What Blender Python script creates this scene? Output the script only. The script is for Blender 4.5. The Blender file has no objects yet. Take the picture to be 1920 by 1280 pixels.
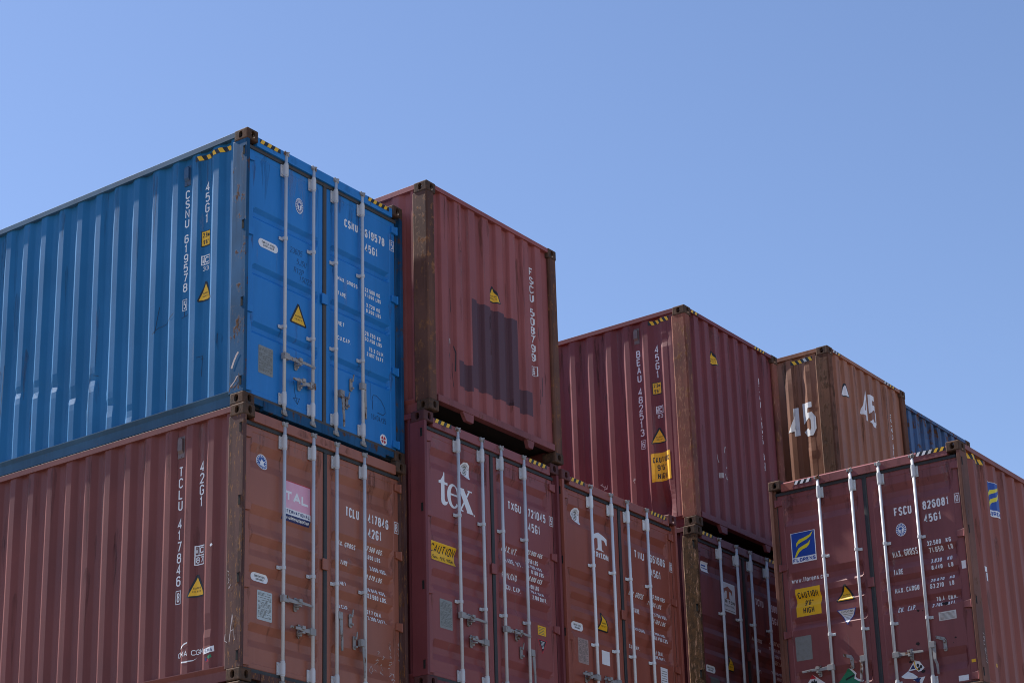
import bpy, bmesh, math, random
from mathutils import Vector, Matrix, noise
random.seed(7)
R = math.radians
scene = bpy.context.scene
col = scene.collection

# ---------------------------------------------------------------- camera
cam_d = bpy.data.cameras.new('camera')
cam = bpy.data.objects.new('camera', cam_d)
col.objects.link(cam)
yaw, pitch, roll = R(51.483), R(18.793), R(-0.627)
fw = Vector((math.sin(yaw) * math.cos(pitch), math.cos(yaw) * math.cos(pitch), math.sin(pitch)))
rt = Vector((math.cos(yaw), -math.sin(yaw), 0))
up = rt.cross(fw)
r2 = rt * math.cos(roll) + up * math.sin(roll)
u2 = -rt * math.sin(roll) + up * math.cos(roll)
M = Matrix((r2, u2, -fw)).transposed().to_4x4()
M.translation = (-12.949, -12.208, -6.597)
cam.matrix_world = M
cam_d.sensor_width = 36
cam_d.lens = 36 * 3781.878 / 1920
cam_d.shift_x = 205.508 / 1920
cam_d.shift_y = 215.605 / 1920
cam_d.clip_start = 0.1
cam_d.clip_end = 5000
scene.camera = cam

# ---------------------------------------------------------------- light
SUN_EL = R(48)
sv = Vector((-0.050, math.cos(SUN_EL), math.sin(SUN_EL))).normalized()      # towards the sun
sun_d = bpy.data.lights.new('sun', 'SUN')
sun_d.energy = 5.0
sun_d.angle = R(0.53)
sun_d.color = (1.0, 0.955, 0.89)
sun = bpy.data.objects.new('sun', sun_d)
col.objects.link(sun)
sun.rotation_euler = (-sv).to_track_quat('-Z', 'Y').to_euler()
sun.location = (0, 0, 30)
w = bpy.data.worlds.new('World')
scene.world = w
w.use_nodes = True
nt = w.node_tree
sky = nt.nodes.new('ShaderNodeTexSky')
sky.sky_type = 'NISHITA'
sky.sun_disc = False
sky.sun_elevation = SUN_EL
sky.sun_rotation = math.atan2(sv.x, sv.y)
sky.altitude = 0
sky.air_density = 1.0
sky.dust_density = 0.2
sky.ozone_density = 3.8
wb = nt.nodes.new('ShaderNodeMix'); wb.data_type = 'RGBA'; wb.blend_type = 'MULTIPLY'; wb.inputs['Factor'].default_value = 1   # white balance of the sky light
wb.inputs[7].default_value = (1.03, .962, 1.0, 1)
nt.links.new(sky.outputs[0], wb.inputs[6]); nt.links.new(wb.outputs[2], nt.nodes['Background'].inputs[0])
nt.nodes['Background'].inputs[1].default_value = 0.087
scene.view_settings.view_transform = 'Standard'
scene.view_settings.look = 'None'
scene.view_settings.gamma = 1
scene.view_settings.use_curve_mapping = False
scene.view_settings.exposure = 0.93
scene.render.engine = 'CYCLES'
scene.cycles.max_bounces = 6
scene.cycles.filter_width = 1.0

# ---------------------------------------------------------------- materials
def newmat(name):
    m = bpy.data.materials.new(name)
    m.use_nodes = True
    n = m.node_tree.nodes
    return m, n, m.node_tree.links, n['Principled BSDF']

def paint(name, c, rust=0.25, rough=0.5, rustcol=((.055, .026, .014), (.16, .065, .028)), wear=0.12, seed=0.0, streak=0.5, fine=1.0, spec=0.28, fleck=None, band=.62):
    """weathered paint: broad fading, rain streaks, rust patches and scratches"""
    m, n, L, p = newmat(name)
    tc = n.new('ShaderNodeTexCoord')
    mp = n.new('ShaderNodeMapping'); mp.inputs['Location'].default_value = (seed * 3.1, seed * 1.7, seed * 2.3)
    L.new(tc.outputs['Object'], mp.inputs[0])
    def tex(scale, detail, rough_, sc=(1, 1, 1)):
        t = n.new('ShaderNodeTexNoise'); t.inputs['Scale'].default_value = scale
        t.inputs['Detail'].default_value = detail; t.inputs['Roughness'].default_value = rough_
        if sc != (1, 1, 1):
            q = n.new('ShaderNodeMapping'); q.inputs['Scale'].default_value = sc
            L.new(mp.outputs[0], q.inputs[0]); L.new(q.outputs[0], t.inputs['Vector'])
        else:
            L.new(mp.outputs[0], t.inputs['Vector'])
        return t.outputs['Fac']
    def ramp(src, a, b, va=0.0, vb=1.0):
        r = n.new('ShaderNodeMapRange'); r.inputs['From Min'].default_value = a; r.inputs['From Max'].default_value = b
        r.inputs['To Min'].default_value = va; r.inputs['To Max'].default_value = vb
        L.new(src, r.inputs['Value']); return r.outputs[0]
    def mix(f, a, b, mode='MIX'):
        x = n.new('ShaderNodeMix'); x.data_type = 'RGBA'; x.blend_type = mode
        if hasattr(f, 'links'): L.new(f, x.inputs['Factor'])
        else: x.inputs['Factor'].default_value = f
        for v, i in ((a, 6), (b, 7)):
            if hasattr(v, 'links'): L.new(v, x.inputs[i])
            else: x.inputs[i].default_value = (*v, 1)
        return x.outputs[2]
    def mul(a, b):
        x = n.new('ShaderNodeMath'); x.operation = 'MULTIPLY'
        L.new(a, x.inputs[0])
        if hasattr(b, 'links'): L.new(b, x.inputs[1])
        else: x.inputs[1].default_value = b
        return x.outputs[0]
    big = tex(1.3, 5, .55)
    lum = sum(c) / 3
    lo = tuple(v * (1 - wear * 1.3) for v in c)
    hi = tuple(min(1, v * (1 + wear) + lum * wear * .35) for v in c)
    base = mix(ramp(big, .3, .7), lo, hi)
    st = tex(1.0, 4, .6, (11, 11, .55))
    base = mix(mul(ramp(st, .5, .75), streak), base, tuple(v * band for v in c))
    st2 = tex(1.0, 5, .65, (26, 26, 1.1))
    base = mix(mul(ramp(st2, .58, .78), streak * .55), base, tuple(min(1, v * 1.35 + lum * .25) for v in c))
    # rust
    rn = tex(7.5, 9, .72)
    rs = tex(1.0, 7, .75, (20, 20, 3.2))
    add = n.new('ShaderNodeMath'); add.operation = 'ADD'; L.new(mul(rn, .6), add.inputs[0]); L.new(mul(rs, .4), add.inputs[1])
    thr = .68 - .28 * rust
    mask = ramp(add.outputs[0], thr, thr + .045)
    rcn = tex(15, 9, .75)
    rcol = mix(ramp(rcn, .35, .68), rustcol[0], rustcol[1])
    colr = mix(mask, base, rcol)
    if fleck:
        fl = tex(1.0, 8, .8, (34, 34, 7))
        colr = mix(mul(ramp(fl, .56, .60), .9), colr, fleck)
    sp = tex(60, 3, .6)
    colr = mix(mul(ramp(sp, .7, .76), .5 * fine), colr, tuple(min(1, v * 1.6 + .04) for v in c))
    L.new(colr, p.inputs['Base Color'])
    rr = n.new('ShaderNodeMix'); rr.data_type = 'FLOAT'
    L.new(mask, rr.inputs[0]); L.new(ramp(big, .2, .8, rough - .06, rough + .1), rr.inputs[2]); rr.inputs[3].default_value = .88
    L.new(rr.outputs[0], p.inputs['Roughness'])
    p.inputs['Specular IOR Level'].default_value = spec
    bp = n.new('ShaderNodeBump'); bp.inputs['Strength'].default_value = .35; bp.inputs['Distance'].default_value = .004
    ba = n.new('ShaderNodeMath'); ba.operation = 'ADD'; L.new(mul(mask, rcn), ba.inputs[0]); L.new(mul(big, .6), ba.inputs[1])
    L.new(ba.outputs[0], bp.inputs['Height']); L.new(bp.outputs[0], p.inputs['Normal'])
    return m

def flat(name, c, rough=.5, dirt=.25, dirtcol=None, metal=0.0, scale=9):
    m, n, L, p = newmat(name)
    tc = n.new('ShaderNodeTexCoord')
    t = n.new('ShaderNodeTexNoise'); t.inputs['Scale'].default_value = scale; t.inputs['Detail'].default_value = 7; t.inputs['Roughness'].default_value = .68
    L.new(tc.outputs['Object'], t.inputs['Vector'])
    r = n.new('ShaderNodeMapRange'); r.inputs['From Min'].default_value = .45; r.inputs['From Max'].default_value = .78; r.inputs['To Max'].default_value = dirt * 1.6
    L.new(t.outputs['Fac'], r.inputs['Value'])
    x = n.new('ShaderNodeMix'); x.data_type = 'RGBA'; L.new(r.outputs[0], x.inputs['Factor'])
    x.inputs[6].default_value = (*c, 1); x.inputs[7].default_value = (*(dirtcol or tuple(v * .45 for v in c)), 1)
    L.new(x.outputs[2], p.inputs['Base Color'])
    p.inputs['Roughness'].default_value = rough; p.inputs['Metallic'].default_value = metal
    return m

MAT = {}
BLUE = (.012, .115, .36); MAROON = (.118, .034, .034); BROWN = (.16, .050, .034)
RUST_A = ((.06, .03, .018), (.17, .075, .035))
for key, c, kw in (
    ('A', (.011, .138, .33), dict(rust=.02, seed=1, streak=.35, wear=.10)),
    ('A_post', (.013, .085, .195), dict(spec=.12, band=.38, rust=.50, seed=2, rough=.55, rustcol=((.05, .032, .024), (.13, .062, .034)), wear=.3, streak=.9)),
    ('A_rail', (.028, .095, .18), dict(rust=.30, seed=3, rough=.6, wear=.25)),
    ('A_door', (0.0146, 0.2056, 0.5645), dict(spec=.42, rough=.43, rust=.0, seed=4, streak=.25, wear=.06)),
    ('A_cast', (.07, .055, .05), dict(rustcol=((.045, .027, .019), (.15, .080, .050)), rust=.8, seed=5, rough=.8)),
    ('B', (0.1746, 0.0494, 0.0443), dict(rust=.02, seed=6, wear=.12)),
    ('B_post', (.10, .045, .038), dict(band=.38, rust=.42, seed=7, rough=.7, fleck=(.32, .14, .05), wear=.3, streak=.9)),
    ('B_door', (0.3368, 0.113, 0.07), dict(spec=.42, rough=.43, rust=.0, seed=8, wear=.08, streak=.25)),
    ('B_cast', (.085, .055, .04), dict(rustcol=((.045, .027, .019), (.15, .080, .050)), rust=.85, seed=9, rough=.85)),
    ('C', (0.156, 0.0585, 0.0468), dict(rust=.2, seed=10)),
    ('D', (0.3151, 0.0884, 0.0824), dict(rust=.05, seed=11, wear=.12)),
    ('D_post', (.135, .055, .034), dict(band=.38, rust=.55, seed=12, rough=.7, wear=.3, streak=.9, rustcol=((.10, .042, .022), (.32, .135, .06)))),
    ('D_cast', (.07, .045, .035), dict(rustcol=((.045, .027, .019), (.15, .080, .050)), rust=.85, seed=13, rough=.85)),
    ('D_sill', (.25, .075, .075), dict(rust=.36, seed=41, rough=.6, wear=.2, streak=.7)),
    ('E', (0.1869, 0.0448, 0.0508), dict(rust=.06, seed=14)),
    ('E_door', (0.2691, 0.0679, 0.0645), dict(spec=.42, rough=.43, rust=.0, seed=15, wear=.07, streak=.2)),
    ('E_cast', (.10, .035, .034), dict(rust=.4, seed=16, rough=.65)),
    ('F', (0.3125, 0.0847, 0.0553), dict(spec=.42, rough=.43, rust=.0, seed=17, wear=.06, streak=.2)),
    ('F_cast', (.12, .036, .032), dict(rust=.3, seed=18, rough=.6)),
    ('G', (0.1845, 0.0424, 0.0467), dict(rust=.04, seed=19, wear=.12)),
    ('G_end', (0.2086, 0.0497, 0.0546), dict(rust=.05, seed=20, wear=.10, streak=.6)),
    ('G_post', (.21, .062, .038), dict(band=.38, rust=.52, seed=21, rough=.65, wear=.35, fleck=(.36, .17, .10), rustcol=((.09, .04, .018), (.26, .11, .045)))),
    ('H', (0.178, 0.0461, 0.0503), dict(spec=.42, rough=.43, rust=.04, seed=22)),
    ('H_post', (.07, .036, .022), dict(band=.38, rust=.95, seed=23, rough=.85, fleck=(.42, .23, .15), rustcol=((.035, .018, .010), (.17, .08, .032)))),
    ('I', (.27, .105, .055), dict(rust=.10, seed=24, wear=.16, streak=.9)),
    ('I_end', (.33, .135, .075), dict(rust=.08, seed=25, wear=.12, streak=.7)),
    ('I_post', (.13, .05, .026), dict(band=.38, rust=.6, seed=26, rough=.75, wear=.4, streak=1.0, rustcol=((.018, .012, .009), (.13, .05, .022)))),
    ('I_cast', (.06, .035, .026), dict(rustcol=((.045, .027, .019), (.15, .080, .050)), rust=.8, seed=27, rough=.85)),
    ('J', (.05, .11, .24), dict(rust=.55, seed=28, wear=.25, streak=.9)),
    ('J_post', (.06, .07, .08), dict(band=.38, rust=.6, seed=29, rough=.75)),
    ('K', (0.2671, 0.0767, 0.0556), dict(rust=.05, seed=30, wear=.10)),
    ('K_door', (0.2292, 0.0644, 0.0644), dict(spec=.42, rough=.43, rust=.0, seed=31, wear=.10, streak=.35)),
    ('K_post', (.17, .065, .042), dict(band=.38, rust=.40, seed=32, rough=.65, wear=.3, streak=.9)),
    ('K_cast', (.09, .05, .035), dict(rustcol=((.045, .027, .019), (.15, .080, .050)), rust=.8, seed=33, rough=.85)),
    ('bar', (.58, .59, .62), dict(rust=.06, seed=34, rough=.48, wear=.10, streak=.35)),
    ('bar_new', (.78, .80, .82), dict(rust=.0, seed=37, rough=.35, wear=.05, streak=.2)),
    ('cam', (.33, .32, .32), dict(rust=.55, seed=35, rough=.6, wear=.2)),
    ('under', (.035, .028, .026), dict(rust=.4, seed=36, rough=.8)),
):
    MAT[key] = paint(key, c, **kw)
MAT['gasket'] = flat('gasket', (.030, .032, .036), .6, .5, (.055, .05, .045))
MAT['gasket_grey'] = flat('gasket_grey', (.060, .056, .056), .65, .5, (.09, .07, .055))
MAT['white'] = flat('white', (.84, .84, .86), .5, .12, (.5, .45, .44), scale=14)
MAT['worn_white'] = flat('worn_white', (.66, .64, .62), .6, .5, (.34, .16, .08), scale=12)
MAT['yellow'] = flat('yellow', (.90, .50, .012), .45, .12, (.5, .26, .02))
MAT['black'] = flat('black', (.012, .013, .018), .5, .1)
MAT['navy'] = flat('navy', (.010, .022, .13), .45, .1)
MAT['logo_blue'] = flat('logo_blue', (.010, .060, .34), .4, .08)
MAT['logo_yellow'] = flat('logo_yellow', (.80, .66, .02), .4, .08)
MAT['seal_blue'] = flat('seal_blue', (.03, .10, .36), .45, .1)
MAT['pink'] = flat('pink', (.78, .38, .50), .45, .5, (.80, .58, .66), scale=5)
MAT['red'] = flat('red', (.55, .03, .05), .45, .15)
MAT['green'] = flat('green', (.02, .22, .10), .5, .25)
MAT['plate'] = flat('plate', (.27, .275, .26), .5, .45, (.19, .18, .15), metal=.3, scale=20)
MAT['pale_plate'] = flat('pale_plate', (.50, .55, .55), .5, .3, (.33, .32, .30), metal=.2, scale=20)
MAT['rosy_plate'] = flat('rosy_plate', (.42, .30, .28), .5, .4, (.25, .17, .14), metal=.2, scale=20)
MAT['engraved'] = flat('engraved', (.13, .13, .12), .6, .2)
MAT['overpaint'] = paint('overpaint', (.105, .042, .052), rust=.0, seed=40, wear=.08, streak=.3)
MAT['marker'] = flat('marker', (.012, .035, .09), .6, .1)
MAT['chalk'] = flat('chalk', (.55, .47, .46), .8, .5, (.30, .16, .15), scale=30)
MAT['dark'] = flat('dark', (.008, .008, .008), .9, .1)
MAT['grime'] = flat('grime', (.022, .014, .014), .8, .3)
MAT['vent_grey'] = flat('vent_grey', (.17, .12, .12), .6, .3)
MAT['vent_blue'] = flat('vent_blue', (.03, .09, .19), .6, .4, (.09, .06, .04))

# ---------------------------------------------------------------- mesh helpers
class MB:
    def __init__(self): self.v, self.f, self.m = [], [], []
    def add(self, vs, fs, mat=0):
        b = len(self.v); self.v += [tuple(x) for x in vs]
        for f in fs: self.f.append([b + i for i in f]); self.m.append(mat)
        return self
    def box(self, x0, x1, y0, y1, z0, z1, mat=0):
        return self.add([(x0, y0, z0), (x1, y0, z0), (x1, y1, z0), (x0, y1, z0), (x0, y0, z1), (x1, y0, z1), (x1, y1, z1), (x0, y1, z1)],
                        [(0, 3, 2, 1), (4, 5, 6, 7), (0, 1, 5, 4), (1, 2, 6, 5), (2, 3, 7, 6), (3, 0, 4, 7)], mat)
    def prism(self, poly, a, b, axis='z', mat=0):
        """poly in the two other axes (xy, xz or yz order), extruded a..b along axis"""
        def P(p, t):
            return {'z': (p[0], p[1], t), 'y': (p[0], t, p[1]), 'x': (t, p[0], p[1])}[axis]
        k = len(poly)
        vs = [P(p, a) for p in poly] + [P(p, b) for p in poly]
        fs = [list(range(k - 1, -1, -1)), list(range(k, 2 * k))] + [(i, (i + 1) % k, k + (i + 1) % k, k + i) for i in range(k)]
        return self.add(vs, fs, mat)
    def tube(self, p0, p1, r0, r1=None, n=12, mat=0):
        r1 = r0 if r1 is None else r1
        p0, p1 = Vector(p0), Vector(p1); d = (p1 - p0).normalized()
        a = d.orthogonal().normalized(); b = d.cross(a)
        vs = []
        for p, r in ((p0, r0), (p1, r1)):
            for i in range(n):
                t = 2 * math.pi * i / n
                vs.append(p + a * (r * math.cos(t)) + b * (r * math.sin(t)))
        fs = [(i, (i + 1) % n, n + (i + 1) % n, n + i) for i in range(n)] + [list(range(n - 1, -1, -1)), list(range(n, 2 * n))]
        return self.add(vs, fs, mat)
    def path(self, pts, r, n=6, mat=0):
        for a, b in zip(pts, pts[1:]): self.tube(a, b, r, r, n, mat)
        return self
    def build(self, name, mats, parent=None, bevel=0.0, smooth=False):
        me = bpy.data.meshes.new(name)
        me.from_pydata(self.v, [], self.f)
        mats = mats if isinstance(mats, (list, tuple)) else [mats]
        for m in mats: me.materials.append(MAT[m] if isinstance(m, str) else m)
        me.polygons.foreach_set('material_index', self.m)
        bm = bmesh.new(); bm.from_mesh(me); bmesh.ops.recalc_face_normals(bm, faces=bm.faces); bm.to_mesh(me); bm.free()
        if smooth:
            for p in me.polygons: p.use_smooth = len(p.vertices) == 4
        o = bpy.data.objects.new(name, me); col.objects.link(o)
        if parent: o.parent = parent
        if bevel:
            md = o.modifiers.new('bevel', 'BEVEL'); md.width = bevel; md.segments = 2; md.limit_method = 'ANGLE'; md.angle_limit = R(40)
        return o

def empty(name, loc, rz=0.0):
    o = bpy.data.objects.new(name, None); col.objects.link(o)
    o.location = loc; o.rotation_euler = (0, 0, rz); o.empty_display_size = .3
    return o

# ---------------------------------------------------------------- corner casting (one mesh, shared)
def casting_mesh():
    sx, sy, sz = .162, .178, .118
    def mesh_of(bm, nm):
        me = bpy.data.meshes.new(nm); bm.to_mesh(me); bm.free(); return me
    bm = bmesh.new(); bmesh.ops.create_cube(bm, size=1)
    for v in bm.verts: v.co = Vector(((v.co.x + .5) * sx, (v.co.y + .5) * sy, (v.co.z + .5) * sz))
    outer = [e for e in bm.edges if all(v.co.x < 1e-6 for v in e.verts) or all(v.co.y < 1e-6 for v in e.verts) or all(v.co.z < 1e-6 for v in e.verts)]
    bmesh.ops.bevel(bm, geom=outer, offset=.013, segments=3, affect='EDGES', profile=.5)
    base = bpy.data.objects.new('tmp', mesh_of(bm, 'casting')); col.objects.link(base)
    tmp = [base]
    def cut(bm):
        bmesh.ops.recalc_face_normals(bm, faces=bm.faces)
        o = bpy.data.objects.new('tmpc', mesh_of(bm, 'c')); col.objects.link(o); tmp.append(o)
        md = base.modifiers.new('b', 'BOOLEAN'); md.object = o; md.operation = 'DIFFERENCE'; md.solver = 'EXACT'
    bm = bmesh.new(); bmesh.ops.create_cube(bm, size=1)
    for v in bm.verts: v.co = Vector((.028 + (v.co.x + .5) * .108, .028 + (v.co.y + .5) * .122, .026 + (v.co.z + .5) * .068))
    cut(bm)
    def oval(w, h, axis, c, ln=.09):
        n = 20; ring = []
        for i in range(n):
            t = 2 * math.pi * i / n
            a, b = w / 2 * math.cos(t), (h - w) / 2 * (1 if math.sin(t) >= 0 else -1) + w / 2 * math.sin(t)
            ring.append((a, b))
        bm = bmesh.new(); A, B = [], []
        for a, b in ring:
            if axis == 'y': pa, pb = (c[0] + a, -.04, c[1] + b), (c[0] + a, ln - .04, c[1] + b)
            elif axis == 'x': pa, pb = (-.04, c[0] + a, c[1] + b), (ln - .04, c[0] + a, c[1] + b)
            else: pa, pb = (c[0] + a, c[1] + b, -.04), (c[0] + a, c[1] + b, ln - .04)
            A.append(bm.verts.new(pa)); B.append(bm.verts.new(pb))
        bm.faces.new(A); bm.faces.new(B[::-1])
        for i in range(n): bm.faces.new((A[i], A[(i + 1) % n], B[(i + 1) % n], B[i]))
        cut(bm)
    oval(.052, .074, 'y', (.086, .060)); oval(.052, .074, 'x', (.092, .060)); oval(.060, .118, 'z', (.084, .090))
    dg = bpy.context.evaluated_depsgraph_get()
    me = bpy.data.meshes.new_from_object(base.evaluated_get(dg)); me.name = 'corner_casting'
    for o in tmp: bpy.data.objects.remove(o)
    me.materials.clear(); me.materials.append(MAT['A_cast'])
    return me
CAST = casting_mesh()

W = 2.438
def castings(root, h, L, mat):
    for ex in (0, 1):
        for ey in (0, 1):
            for ez in (0, 1):
                o = bpy.data.objects.new('corner_casting', CAST); col.objects.link(o); o.parent = root
                o.location = (ex * W, ey * L, ez * h)
                o.scale = (-1 if ex else 1, -1 if ey else 1, -1 if ez else 1)
                o.material_slots[0].link = 'OBJECT'; o.material_slots[0].material = MAT[mat]

# ---------------------------------------------------------------- surfaces with relief
class Surf:
    """a face of a container: (u, v) -> local xyz, relief d(u, v) measured inwards"""
    def __init__(self, face, us, vs, depth):
        self.face, self.us, self.vs, self.depth = face, sorted(set(round(x, 4) for x in us)), sorted(set(round(x, 4) for x in vs)), depth
    def P(self, u, v, off=0.0):
        d = self.depth(u, v) - off
        return {'e': (u, d, v), 's': (d, u, v), 'r': (W - d, u, v)}[self.face]
    def mesh(self, name, mat, parent, back=None):
        mb = MB(); nu, nv = len(self.us), len(self.vs)
        vs = [self.P(u, v) for v in self.vs for u in self.us]
        fs = [(j * nu + i, j * nu + i + 1, (j + 1) * nu + i + 1, (j + 1) * nu + i) for j in range(nv - 1) for i in range(nu - 1)]
        mb.add(vs, fs)
        if back is not None:      # close the sheet behind: edges and a flat back
            ring = [(i, 0) for i in range(nu)] + [(nu - 1, j) for j in range(1, nv)] + [(i, nv - 1) for i in range(nu - 2, -1, -1)] + [(0, j) for j in range(nv - 2, 0, -1)]
            def B(i, j):
                u, v = self.us[i], self.vs[j]
                return {'e': (u, back, v), 's': (back, u, v), 'r': (W - back, u, v)}[self.face]
            k = len(ring)
            mb.add([vs[j * nu + i] for i, j in ring] + [B(i, j) for i, j in ring],
                   [(a, (a + 1) % k, k + (a + 1) % k, k + a) for a in range(k)] + [list(range(k, 2 * k))])
        return mb.build(name, mat, parent)

GLY = {
 '0': [([(0,.14),(0,.86),(.3,1),(.7,1),(1,.86),(1,.14),(.7,0),(.3,0)],1)], 'O': '0',
 '1': [([(.15,.78),(.6,1),(.6,0)],0)], '2': [([(0,.78),(0,.86),(.3,1),(.7,1),(1,.86),(1,.64),(0,0),(1,0)],0)],
 '3': [([(0,.86),(.3,1),(.7,1),(1,.86),(1,.64),(.75,.53),(1,.42),(1,.14),(.7,0),(.3,0),(0,.14)],0),([(.4,.53),(.75,.53)],0)],
 '4': [([(.72,0),(.72,1),(0,.28),(1,.28)],0)], '5': [([(.95,1),(.05,1),(.03,.56),(.3,.64),(.7,.64),(1,.5),(1,.14),(.7,0),(.3,0),(0,.14)],0)],
 '6': [([(1,.86),(.7,1),(.3,1),(0,.86),(0,.14),(.3,0),(.7,0),(1,.14),(1,.46),(.7,.6),(.3,.6),(0,.46)],0)],
 '7': [([(0,1),(1,1),(.35,0)],0)],
 '8': [([(.3,.54),(.04,.66),(.04,.88),(.3,1),(.7,1),(.96,.88),(.96,.66),(.7,.54)],1),([(.3,.54),(0,.42),(0,.13),(.3,0),(.7,0),(1,.13),(1,.42),(.7,.54)],1)],
 '9': [([(0,.14),(.3,0),(.7,0),(1,.14),(1,.86),(.7,1),(.3,1),(0,.86),(0,.54),(.3,.4),(.7,.4),(1,.54)],0)],
 'A': [([(0,0),(.5,1),(1,0)],0),([(.18,.3),(.82,.3)],0)], 'B': [([(0,0),(0,1),(.7,1),(.97,.88),(.97,.66),(.7,.54),(0,.54)],0),([(.7,.54),(1,.42),(1,.13),(.7,0),(0,0)],0)],
 'C': [([(1,.8),(1,.86),(.7,1),(.3,1),(0,.86),(0,.14),(.3,0),(.7,0),(1,.14),(1,.2)],0)], 'D': [([(0,0),(0,1),(.65,1),(1,.82),(1,.18),(.65,0)],1)],
 'E': [([(1,1),(0,1),(0,0),(1,0)],0),([(0,.52),(.8,.52)],0)], 'F': [([(1,1),(0,1),(0,0)],0),([(0,.52),(.8,.52)],0)],
 'G': [([(1,.8),(1,.86),(.7,1),(.3,1),(0,.86),(0,.14),(.3,0),(.7,0),(1,.14),(1,.46),(.55,.46)],0)], 'H': [([(0,0),(0,1)],0),([(1,0),(1,1)],0),([(0,.52),(1,.52)],0)],
 'I': [([(.5,0),(.5,1)],0)], 'J': [([(1,1),(1,.14),(.7,0),(.3,0),(0,.14)],0)], 'K': [([(0,0),(0,1)],0),([(1,1),(0,.42)],0),([(.3,.6),(1,0)],0)],
 'L': [([(0,1),(0,0),(1,0)],0)], 'M': [([(0,0),(0,1),(.5,.35),(1,1),(1,0)],0)], 'N': [([(0,0),(0,1),(1,0),(1,1)],0)],
 'P': [([(0,0),(0,1),(.7,1),(1,.88),(1,.6),(.7,.47),(0,.47)],0)], 'R': [([(0,0),(0,1),(.7,1),(1,.88),(1,.62),(.7,.5),(0,.5)],0),([(.55,.5),(1,0)],0)],
 'S': [([(1,.82),(.7,1),(.3,1),(0,.86),(0,.66),(.3,.55),(.7,.47),(1,.36),(1,.14),(.7,0),(.3,0),(0,.18)],0)], 'T': [([(0,1),(1,1)],0),([(.5,1),(.5,0)],0)],
 'U': [([(0,1),(0,.14),(.3,0),(.7,0),(1,.14),(1,1)],0)], 'V': [([(0,1),(.5,0),(1,1)],0)], 'W': [([(0,1),(.22,0),(.5,.7),(.78,0),(1,1)],0)],
 'X': [([(0,0),(1,1)],0),([(0,1),(1,0)],0)], 'Y': [([(0,1),(.5,.5),(1,1)],0),([(.5,.5),(.5,0)],0)], 'Q': '0', 'Z': [([(0,1),(1,1),(0,0),(1,0)],0)],
 '.': [([(.3,0),(.3,.1)],0)], ',': [([(.35,.08),(.15,-.12)],0)], "'": [([(.5,1),(.5,.76)],0)], '"': [([(.2,1),(.2,.76)],0),([(.8,1),(.8,.76)],0)], '-': [([(.1,.5),(.9,.5)],0)], '/': [([(0,0),(1,1)],0)],
 'w': [([(0,.66),(.25,0),(.5,.5),(.75,0),(1,.66)],0)], 'f': [([(.9,.98),(.5,.95),(.4,.8),(.4,0)],0),([(.1,.64),(.8,.64)],0)], 'l': [([(.5,1),(.5,0)],0)],
 'o': [([(0,.16),(0,.5),(.3,.66),(.7,.66),(1,.5),(1,.16),(.7,0),(.3,0)],1)], 'r': [([(.15,0),(.15,.66)],0),([(.15,.45),(.5,.64),(.9,.62)],0)],
 'e': [([(0,.36),(1,.36),(1,.5),(.7,.66),(.3,.66),(0,.5),(0,.16),(.3,0),(.7,0),(1,.1)],0)], 'n': [([(0,0),(0,.66)],0),([(0,.48),(.35,.66),(.7,.66),(1,.5),(1,0)],0)],
 's': [([(.95,.56),(.6,.66),(.2,.6),(.1,.46),(.85,.22),(.8,.06),(.4,0),(0,.1)],0)], 'c': [([(1,.52),(.7,.66),(.3,.66),(0,.5),(0,.16),(.3,0),(.7,0),(1,.14)],0)],
 'm': [([(0,0),(0,.66)],0),([(0,.5),(.25,.66),(.5,.5),(.5,0)],0),([(.5,.5),(.75,.66),(1,.5),(1,0)],0)],
 't': [([(.45,.9),(.45,.1),(.7,0)],0),([(.1,.64),(.85,.64)],0)], 'a': [([(.1,.6),(.6,.66),(.95,.5),(.95,0)],0),([(.95,.38),(.3,.38),(.02,.2),(.3,0),(.95,.15)],0)], 'i': [([(.5,0),(.5,.62)],0),([(.5,.82),(.5,.95)],0)],
}
ADV = {' ': .62, '.': .42, ',': .42, "'": .4, 'I': .5, '1': .72, 'l': .5, 'i': .5, 'M': 1.15, 'W': 1.2, 'w': 1.25, 'm': 1.3, 'f': .8, 't': .8, 'r': .8, '"': .6}

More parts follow.
